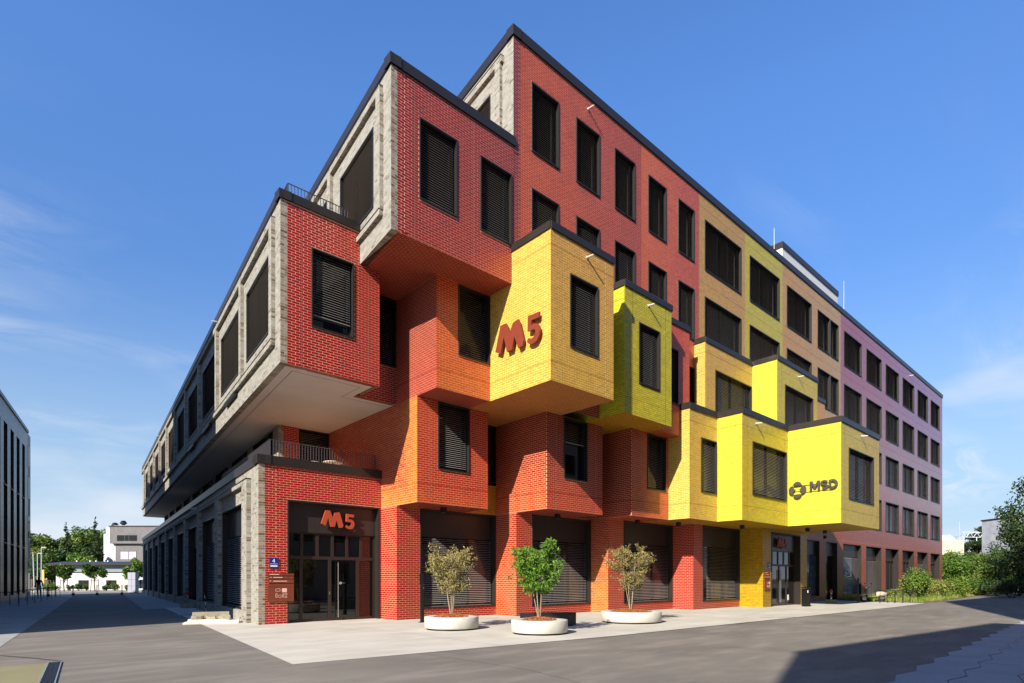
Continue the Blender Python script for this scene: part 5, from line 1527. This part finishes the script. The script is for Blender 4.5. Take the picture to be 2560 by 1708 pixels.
brd = [(0.15,0.10),(0.125,0.09),(0.15,0.10),(0.12,0.08),0.05,0.085,0.07,(0.10,0.095),0.055,0.035,(0.04,0.03),(0.10,0.095),0.055,0.035,(0.04,0.03),0.06,0.042,0.034,0.03,0.06,0.042,0.034,0.03]
skin('body', bv, be, brd, M['skin'], per)
skin('top', [(0,0,1.02),(0,0,1.14),(0,0,1.30),(0,0,1.41),(-0.17,0,1.40),(-0.215,-0.02,1.20),(0.17,0,1.40),(0.222,0,1.20)], [(0,1),(1,2),(2,3),(3,4),(4,5),(3,6),(6,7)], [(0.165,0.115),(0.145,0.105),(0.165,0.115),(0.135,0.095),0.075,0.058,0.075,0.058], M['shirt'], per)
skin('shorts', [(0,0,1.03),(0,0,0.95),(-0.09,0,0.88),(-0.10,0.01,0.70),(0.09,0,0.88),(0.10,0.025,0.70)], [(0,1),(1,2),(2,3),(1,4),(4,5)], [(0.16,0.115),(0.175,0.125),(0.115,0.11),(0.085,0.085),(0.115,0.11),(0.085,0.085)], M['shorts'], per)
skin('hair', [(0,0.01,1.72),(0,-0.03,1.62),(0,-0.07,1.48),(0,-0.08,1.34)], [(0,1),(1,2),(2,3)], [0.07,0.10,0.09,0.05], M['hair'], per)
bag = tag(empty('shoulder_bag', (pp3.x, pp3.y, 0), per.rotation_euler.z), 'dark shoulder bag at the left hip of the walking person', 'bag')
MB().mat(M['shirt']).ell((-0.26,0.0,0.92),(0.06,0.14,0.12)).obj('pouch', bag)
MB().mat(M['shirt']).tube([(-0.26,-0.08,1.02),(-0.16,-0.06,1.46),(-0.1,0.04,1.46),(-0.26,0.08,1.02)], 0.012, 5).obj('strap', bag)

# ------------------------------------------------------------------ left background street
XR = Vector((U[0], W[0], 0)); ZF = Vector((U[1], W[1], 0))      # right and away, seen from the camera
RZ = math.atan2(W[0], U[0])
def bg(name, xpx, depth, label, cat, group=None):
    p = cam_pos(xpx, depth)
    return tag(empty(name, (p.x, p.y, 0), RZ), label, cat, group)
M['bwhite'] = simple('white_render', (188,185,178), 0.8, 0, 0.2, 0.04, 0.8)
M['bgrey'] = simple('grey_brick_far', (112,108,108), 0.9, 0, 0.2, 0.12, 2.0)
M['band'] = simple('band_panel', (120,132,136), 0.5, 0.2)
sheet('road', [tuple(cam_pos(x, d)[:2]) for x, d in ((-900,66.5),(700,66.5),(700,73.5),(-900,73.5))], 0.004, M['walk'])
lw = bg('low_building', 140, 77, 'low white building with grey flat roof behind the street trees', 'building')
MB().mat(M['bwhite']).box(0,14,0,8,0,2.45).obj('wall', lw)
mb = MB().mat(M['band']); mb.box(-0.1,14.2,-0.25,8,2.45,3.35); mb.obj('band', lw)
for z in (2.75, 3.05): MB().mat(M['bgrey']).box(-0.1,14.2,-0.262,-0.25,z,z+0.02).obj('panel_joint', lw)
MB().mat(M['cap']).box(-0.7,14.4,-1.0,8.2,3.35,3.55).obj('roof_edge', lw)
mb = MB().mat(M['cap']); mb.add([(-0.7,-1.0,3.55),(14.4,-1.0,3.55),(14.4,8.2,3.55),(-0.7,8.2,3.55),(0.6,0.6,3.85),(14.4,0.6,3.85),(14.4,7,3.85),(0.6,7,3.85)], [(4,5,6,7),(0,1,5,4),(1,2,6,5),(2,3,7,6),(3,0,4,7)]); mb.obj('roof', lw)
for x in (3.0,6.7): 
    wdo = MB().mat(M['black']).box(x,x+1.35,-0.04,0.02,0.15,1.35).obj('window', lw)
    for k in (0,1): MB().mat(M['glass']).box(x+0.06+k*0.65,x+0.64+k*0.65,-0.05,-0.041,0.22,1.28).obj('pane', wdo)
MB().mat(M['bwhite']).box(9.4,9.9,-0.5,0.0,0,2.45).obj('buttress', lw)
for x in (1.9,3.7,4.5,6.1): MB().mat(M['pipe']).lathe([(0.12,3.8),(0.12,3.98),(0.0,4.03)], 12, (x,1.2)).obj('roof_vent', lw)
gb = bg('grey_building', 259, 112, 'grey brick building with white side wall and two roof ventilators', 'building')
MB().mat(M['bwhite']).prism([(0,0),(3.4,-1.6),(3.4,8),(0,8)], 0, 10.2).obj('side_wall', gb)
MB().mat(M['bgrey']).box(3.4,14,-1.6,8,0,8.2).obj('wall', gb)
MB().mat(M['bgrey']).box(2.7,14,-2.2,8,8.2,11.4).obj('upper_wall', gb)
MB().mat(M['cap']).box(2.6,14.1,-2.3,8,11.4,11.6).obj('roof_edge', gb)
for (x0,x1,z0,z1) in ((4.1,5.5,8.7,9.8),(5.6,6.3,8.7,9.8),(6.4,7.9,8.7,9.8)):
    o = MB().mat(M['black']).box(x0,x1,-2.26,-2.19,z0,z1).obj('window', gb); MB().mat(M['glass']).box(x0+0.08,x1-0.08,-2.28,-2.26,z0+0.08,z1-0.08).obj('pane', o)
lp = simple('lilac_panel', (168,162,176), 0.6)
for (x0,x1,z0,z1) in ((4.4,5.9,5.2,6.7),(6.0,7.4,5.2,6.7),(4.4,5.9,2.4,4.2),(6.0,7.4,2.4,4.2)):
    o = MB().mat(M['black']).box(x0-0.05,x1+0.05,-1.66,-1.59,z0-0.05,z1+0.05).obj('window', gb); MB().mat(lp).box(x0,x1,-1.68,-1.66,z0,z1).obj('shutter', o)
for (x0, x1, zt) in ((0.1,1.55,11.5),(1.6,4.1,11.9)):
    o = MB().mat(M['bwhite']).box(x0,x1,0.5,4,10.2,zt).obj('vent_shaft', gb)
    c = (x0+0.75+(0.15 if x0 > 1 else 0), 2.0)
    MB().mat(M['black']).lathe([(0.30,zt),(0.30,zt+0.25),(0.62,zt+0.5),(0.62,zt+0.62),(0.38,zt+0.95),(0.45,zt+1.0),(0.0,zt+1.1)], 10, c, False).obj('ventilator', o)
# street trees with stakes
for i, (x, zt, r_, lb) in enumerate(((160.5,3.6,1.22,'small staked street tree, left of the three before the white building'),(237.5,3.45,1.36,'small staked street tree, middle of the three before the white building'),(333,4.0,1.28,'small street tree beside the grey cabinet, right of the three'))):
    p = cam_pos(x, 69.5)
    t_ = tree('street_tree', (p.x,p.y,0), lb, 'tree', zt, 1.25, r_, 0.06, M['leaf_tree'] if i < 2 else M['leaf_bush'], 2600, 0.26, 40+i, 'street trees before the white building', blobs=12)
    for k, dx in enumerate((-0.55,0.5)):
        mb = MB().mat(M['bark_dark']); mb.tube([(dx*XR.x,dx*XR.y,0),(dx*0.75*XR.x,dx*0.75*XR.y,1.5)], 0.035, 6); mb.obj('stake', t_)
    mb = MB().mat(M['bark_dark']); mb.tube([(-0.45*XR.x,-0.45*XR.y,1.35),(0.42*XR.x,0.42*XR.y,1.35)], 0.03, 6); mb.obj('crossbar', t_)
def bush(name, p, r_, h, label, mat, n, leaf, seed, group=None, lumps=6):
    rng = np.random.default_rng(seed)
    e = tag(empty(name, (p.x, p.y, 0)), label, 'bush', group)
    bl_ = []
    st = MB().mat(M['bark_dark'])
    for i in range(lumps):
        a = rng.uniform(0, 6.28); q = rng.uniform(0.2, 0.7)*r_
        c = (q*math.cos(a), q*math.sin(a), h*rng.uniform(0.35, 0.72)); bl_.append((c, (r_*0.5, r_*0.5, h*0.33)))
        st.tube([(c[0]*0.15,c[1]*0.15,0),(c[0]*0.6,c[1]*0.6,c[2]*0.7),(c[0],c[1],c[2]+h*0.2)], [0.03,0.02,0.006], 5)
    st.obj('stems', e)
    pts, k = clumps(rng, bl_, n); pts[:,2] = np.maximum(pts[:,2], 0.03)
    link('foliage', leaves_mesh('foliage', pts, leaf, mat, rng, 0.3, 0.6, rng.random(len(bl_))[k]*0.6+0.2), e)['kind'] = 'stuff'
    return e
for i, (x, r_, h, lb) in enumerate(((175,0.40,0.9,'clipped bush beside the left street tree'),(196,0.45,0.95,'clipped bush left of the first low window'),(217,0.4,0.8,'clipped bush before the first low window'),(266,0.45,0.9,'dark clipped bush left of the second low window'),(287,0.55,1.05,'pale clipped bush before the second low window'),(316,0.4,0.95,'clipped bush beside the grey cabinet'))):
    bush('clipped_bush', cam_pos(x, 74.5), r_, h, lb, M['leaf_tree'] if i != 4 else M['leaf_bush'], 500, 0.16, 60+i, 'clipped bushes along the white building')
# dense trees behind
spots = [(82,118,12.6,4.4,'leaf_tree'),(104,126,12.0,4.6,'leaf_pale'),(128,122,10.2,4.4,'leaf_dark'),(150,126,12.2,4.4,'leaf_tree'),(182,124,11.2,4.8,'leaf_dark'),(206,122,12.6,4.4,'leaf_tree'),(226,128,13.6,4.6,'leaf_bush'),(250,134,13.4,4.4,'leaf_tree'),(92,106,7.2,3.4,'leaf_pale'),(122,104,6.2,3.2,'leaf_tree'),(160,106,6.6,3.2,'leaf_dark'),(198,106,6.4,3.2,'leaf_bush'),(228,108,7.4,3.2,'leaf_dark')]
nm = ['tall tree at the left end of the far wood','pale tall tree, second from the left in the far wood','dark rounded tree in the left middle of the far wood','broad tree before the first spire conifer','dark tree between the two spire conifers, left','broad bright tree between the two spire conifers','bright crowned tree left of the taller spire conifer','tree between the taller conifer and the grey building','pale yellowish tree above the lamp posts','low tree behind the red sign','low dark tree above the roof of the white building, left','low bright tree above the roof of the white building','low dark tree nearest the white side wall']
for i, (x, d, h, r_, m_) in enumerate(spots):
    p = cam_pos(x, d)
    tree('broadleaf_tree', (p.x,p.y,0), nm[i], 'tree', h, 0.8 if h < 8 else 2.0, r_, 0.22, M[m_], 4200, 0.55, 80+i, 'trees behind the white building', blobs=13)
for x, d, h, r_, lb in ((166,112,12.2,1.5,'slender spire conifer, shorter of the two in the far wood'),(239,116,13.4,1.5,'slender spire conifer, taller of the two in the far wood')):
    p = cam_pos(x, d); tree('conifer', (p.x,p.y,0), lb, 'tree', h, 1.5, r_, 0.15, M['leaf_dark'], 3800, 0.40, int(x), 'spire conifers in the far wood', blobs=16, conifer=True, droop=0.8)
hd_ = bush('hedge', cam_pos(121, 72), 1.3, 1.0, 'low hedge behind the walking person', M['leaf_bush'], 1200, 0.18, 77, lumps=9)
# bollards, poles, signs, cabinet
for i, (x, d) in enumerate(((120.7,50.5),(183,54),(243,54.5),(305,56.5))):
    e = bg('bollard', x, d, 'dark hoop bollard across the street, %s from the left' % ords[i], 'bollard', 'bollards across the street')
    mb = MB().mat(M['black']); mb.tube([(-0.06,0,0),(-0.06,0,0.9),(-0.03,0,0.98),(0.03,0,0.98),(0.06,0,0.9),(0.06,0,0)], 0.022, 8); mb.obj('hoop', e)
    MB().mat(M['black']).box(-0.1,0.1,-0.06,0.06,0,0.22).obj('base', e)
e = bg('street_sign', 138, 51.4, 'narrow red sign on a dark pole beside the bollards', 'sign')
MB().mat(M['black']).tube([(0,0,0),(0,0,2.75)], 0.035, 8).obj('pole', e)
MB().mat(simple('red_sign', (196,44,44), 0.4)).box(-0.16,0.05,-0.05,-0.03,2.08,2.66).obj('panel', e)
mb = MB().mat(M['white'])
for k in range(4): mb.box(-0.10,-0.02,-0.056,-0.05,2.16+k*0.12,2.21+k*0.12)
mb.obj('lettering', e)
M['lamp'] = simple('lamp_grey', (178,186,184), 0.5, 0.3)
for x, d, h, lb in ((103.5,70,5.35,'taller grey street lamp beyond the walking person'),(93.8,76,4.9,'shorter grey street lamp beyond the walking person')):
    e = bg('street_lamp', x, d, lb, 'street lamp', 'street lamps at the far crossing')
    MB().mat(M['lamp']).tube([(0,0,0),(0,0,h-0.1),(0.08,0,h)], [0.06,0.045,0.04], 8).obj('pole', e)
    MB().mat(M['lamp']).box(0.05,0.55,-0.07,0.07,h-0.04,h+0.04).obj('lamp_head', e)
e = bg('flagpole', 85, 66, 'leaning pale pole left of the street lamps', 'pole')
MB().mat(M['lamp']).tube([(0.06,0,0),(-0.10,0,4.4)], [0.07,0.05], 8).obj('shaft', e); MB().mat(M['lamp']).lathe([(0.12,0),(0.12,0.03),(0,0.03)], 12, (0.06,0)).obj('foot', e)
e = bg('banner_sign', 108.5, 71, 'tall narrow yellow sign beside the street lamp', 'sign')
MB().mat(simple('yellow_sign', (222,166,36), 0.5)).box(-0.10,0.10,-0.03,0.03,1.0,2.65).obj('panel', e)
MB().mat(M['lamp']).box(-0.16,-0.11,-0.03,0.03,0,2.6).obj('post', e)
e = bg('cabinet', 333, 64.2, 'tall grey metal cabinet at the end of the grey side', 'cabinet')
M['cab'] = simple('cabinet_grey', (150,152,164), 0.5, 0.2)
for x0 in (-0.42,0.01):
    for z0, z1 in ((0.05,0.75),(0.77,1.45),(1.47,2.25)): MB().mat(M['cab']).box(x0,x0+0.41,-0.3,0.3,z0,z1).obj('panel', e)
MB().mat(M['black']).box(-0.40,0.40,-0.28,0.28,0,2.27).obj('core', e)
# dark parked car at the far end of the street
car = bg('parked_car', 352, 71, 'dark parked car half hidden beyond the grey side', 'car')
mc = simple('car_dark', (40,46,58), 0.25, 0.4, 0.5, coat=0.6)
mb = MB().mat(mc); 
prof = [(-1.0,0.35),(-0.98,0.85),(-0.2,0.95),(0.4,1.42),(1.9,1.45),(2.7,1.0),(3.3,0.95),(3.35,0.4)]
mb.add([(x,-0.85,z) for x, z in prof]+[(x,0.85,z) for x, z in prof], [tuple(range(8))[::-1], tuple(range(8,16))]+[(i,(i+1)%8,8+(i+1)%8,8+i) for i in range(8)]); mb.obj('body', car)
mb = MB().mat(M['glass']); mb.add([(0.0,-0.86,1.0),(0.45,-0.86,1.36),(1.85,-0.86,1.38),(2.4,-0.86,1.02)], [(0,3,2,1)]); mb.obj('side_window', car)
for x in (-0.35,2.6):
    mb = MB().mat(M['tyre']); mb.add([(x+0.32*math.cos(2*math.pi*i/20),y,0.32+0.32*math.sin(2*math.pi*i/20)) for y in (-0.88,-0.66) for i in range(20)], [tuple(range(20)), tuple(range(20,40))[::-1]]+[(i,(i+1)%20,20+(i+1)%20,20+i) for i in range(20)]); mb.obj('wheel', car)

# ------------------------------------------------------------------ right background
cb = bg('concrete_building', 2350, 106, 'pale concrete hall with steel truss on its roof behind the hedge', 'building')
M['fair'] = simple('fair_concrete', (188,180,158), 0.85, 0, 0.2, 0.08, 0.8)
MB().mat(M['fair']).prism([(-8,0),(4.4,0),(7.6,9),(-8,9)], 5.9, 8.6).obj('fascia', cb)
MB().mat(M['fair']).box(-7,3.6,1,8,0,5.9).obj('wall', cb)
MB().mat(M['glass']).box(-6,2.6,0.9,1.0,4.2,5.6).obj('window', cb)
tr = MB().mat(simple('white_steel', (214,216,218), 0.5))
for z in (9.2, 10.1): tr.tube([(4.6,0.5,z),(8.6,1.5,z)], 0.06, 6)
for k in range(6):
    x = 4.6+0.8*k; tr.tube([(x,0.5+0.2*k,9.2 if k % 2 else 10.1),(x+0.8,0.7+0.2*k,10.1 if k % 2 else 9.2)], 0.04, 6)
for x in (4.8,7.2): tr.tube([(x,0.6,8.5),(x,0.6,9.2)], 0.06, 6)
tr.obj('truss', cb)
rl = MB().mat(M['lamp'])
for k in range(9): rl.tube([(4.2+k*0.42,0.2+k*0.9,8.6),(4.2+k*0.42,0.2+k*0.9,9.5)], 0.025, 5)
rl.tube([(4.2,0.2,9.5),(7.6,7.4,9.5)], 0.03, 5); rl.obj('roof_railing', cb)
mb = MB().mat(simple('rooflight', (206,214,220), 0.2, 0.1))
for k in range(4): mb.add([(-2+1.5*k,1,8.6),(-0.6+1.5*k,1,8.6),(-2+1.5*k,1,9.7),(-2+1.5*k,6,8.6),(-0.6+1.5*k,6,8.6),(-2+1.5*k,6,9.7)], [(0,1,2),(5,4,3),(1,4,5,2),(0,2,5,3)])
mb.obj('rooflight', cb)
MB().mat(M['lamp']).tube([(3.9,0.4,8.6),(3.9,0.4,12.0)], 0.05, 6).obj('mast', cb)
wb = bg('white_building', 2534, 74, 'weathered white wall between the dark trees at the right edge', 'building')
MB().mat(simple('weathered_white', (160,162,168), 0.85, 0, 0.2, 0.15, 1.2)).box(0,6,0,5,0,9.4).obj('wall', wb)
MB().mat(M['cap']).box(-0.1,6.1,-0.1,5.1,9.4,9.55).obj('roof_edge', wb)
# pines and broadleaf trees
for i, (x, d, h, cz, r_, m_, n, lf, lb) in enumerate((
    (2474,128,15.2,6.0,4.0,'leaf_dark',5200,0.5,'dark pine crown rising behind the concrete hall'),
    (2516,124,12.0,4.0,3.6,'leaf_dark',4200,0.5,'dark rounded pine right of the tallest pine'),
    (2440,130,11.5,4.0,3.2,'leaf_dark',3600,0.5,'dark pine behind the steel truss'))):
    p = cam_pos(x, d); tree('pine_tree', (p.x,p.y,0), lb, 'tree', h, cz, r_, 0.25, M[m_], n, lf, 130+i, 'pines behind the concrete hall', blobs=14, flat=0.5)
for i, (x, d, h, r_, m_, lb) in enumerate((
    (2383,66,4.7,2.0,'leaf_bush','leafy tree right against the mauve wing, tallest in the hedge row'),
    (2418,72,4.6,2.3,'leaf_tree','broad leafy tree, second in the hedge row right of the mauve wing'),
    (2452,74,5.4,2.6,'leaf_bush','sunlit tree in the middle of the hedge row'),
    (2478,70,4.8,2.2,'leaf_pale','yellowish tree at the edge of the shadow'),
    (2505,62,5.6,2.6,'leaf_tree','tree at the right half in shadow'),
    (2548,52,8.6,2.6,'leaf_dark','tall dark tree at the right edge of the picture'),
    (2590,46,10.5,3.0,'leaf_dark','dark tree leaning in from beyond the right edge'),
    (2530,58,4.4,2.4,'leaf_dark','low dark tree under the white wall'),
    (2365,70,3.6,1.6,'leaf_tree','small tree filling the gap beside the mauve wing'),
    (2540,64,8.6,3.2,'leaf_dark','dark tree standing before the weathered white wall'),
    (2490,58,3.4,2.0,'leaf_tree','low tree where sun and shadow meet in the hedge row'),
    (2560,60,7.0,3.0,'leaf_dark','dark tree behind the tall one at the right edge'))):
    p = cam_pos(x, d); tree('hedge_tree', (p.x,p.y,0), lb, 'tree', h, 0.3, r_, 0.10, M[m_], 4200, 0.24, 150+i, 'trees at the right end of the road', blobs=14, flat=0.9)
for i, (x, d, r_, h, m_, lb) in enumerate((
    (2278,43.5,1.15,2.45,'leaf_bush','loose green bush before the last ground floor windows'),
    (2300,44.0,0.8,2.0,'leaf_tree','upright bush right of the loose green bush'),
    (2350,47,1.2,1.6,'leaf_pale','yellowish bush at the corner of the mauve wing'),
    (2385,50,1.4,1.9,'leaf_bush','sunlit low bush right of the mauve wing'),
    (2420,54,1.3,1.5,'leaf_tree','low bush at the bend of the road'),
    (2237,43,0.5,0.8,'leaf_pale','tuft of dry shrub behind the bicycle hoops'),
    (2455,55,1.5,1.5,'leaf_bush','low bush at the edge of the shade right of the bend'),
    (2490,52,1.6,1.5,'leaf_dark','low dark bush in the shade, left of the pair'),
    (2530,48,1.7,1.6,'leaf_dark','low dark bush in the shade, right of the pair'))):
    bush('wild_bush', cam_pos(x, d), r_, h, lb, M[m_], 2200, 0.15, 170+i, 'bushes in the grass strip', lumps=9)
# grass strip along the wing
gs = sheet('grass_strip', [(45.4,10.15),(62,11.0),(78,11.6),(90,14),(80,15.3),(46,15.3),(45.6,13)], 0.003, M['soil'])
rng = np.random.default_rng(9)
pts = []
while len(pts) < 16000:
    x = rng.uniform(45.5, 80); y = rng.uniform(10.2, 15.3)
    if y < 10.15+(x-45.4)*0.048+0.12*math.sin(x*2.3): continue
    pts.append((x, y))
pts = np.array(pts); n = len(pts)
hgt = rng.uniform(0.10, 0.38, n)*(0.7+0.5*np.sin(pts[:,0]*1.1)*np.cos(pts[:,1]*1.7)+0.2)
lean = rng.normal(0, 0.25, (n, 2))*hgt[:, None]; a = rng.uniform(0, 6.28, n); wd = rng.uniform(0.012, 0.03, n)
dx, dy = np.cos(a)*wd, np.sin(a)*wd
Pg = np.stack([np.stack([pts[:,0]-dx, pts[:,1]-dy, np.zeros(n)], 1), np.stack([pts[:,0]+dx, pts[:,1]+dy, np.zeros(n)], 1), np.stack([pts[:,0]+lean[:,0], pts[:,1]+lean[:,1], hgt], 1)], 1)
me = bpy.data.meshes.new('tall_grass'); me.vertices.add(n*3); me.vertices.foreach_set('co', Pg.reshape(-1))
me.loops.add(n*3); me.loops.foreach_set('vertex_index', np.arange(n*3)); me.polygons.add(n); me.polygons.foreach_set('loop_start', np.arange(n)*3)
me.polygons.foreach_set('use_smooth', np.zeros(n, bool)); me.update(calc_edges=True)
at = me.attributes.new('leaf_tint', 'FLOAT', 'POINT'); at.data.foreach_set('value', np.repeat(np.clip(rng.random(n)*0.7+0.3*np.sin(pts[:,0])**2, 0, 1), 3)); me.materials.append(M['grass'])
tag(link('tall_grass', me), 'tall unmown grass and weeds along the mauve wing', 'grass', kind='stuff')
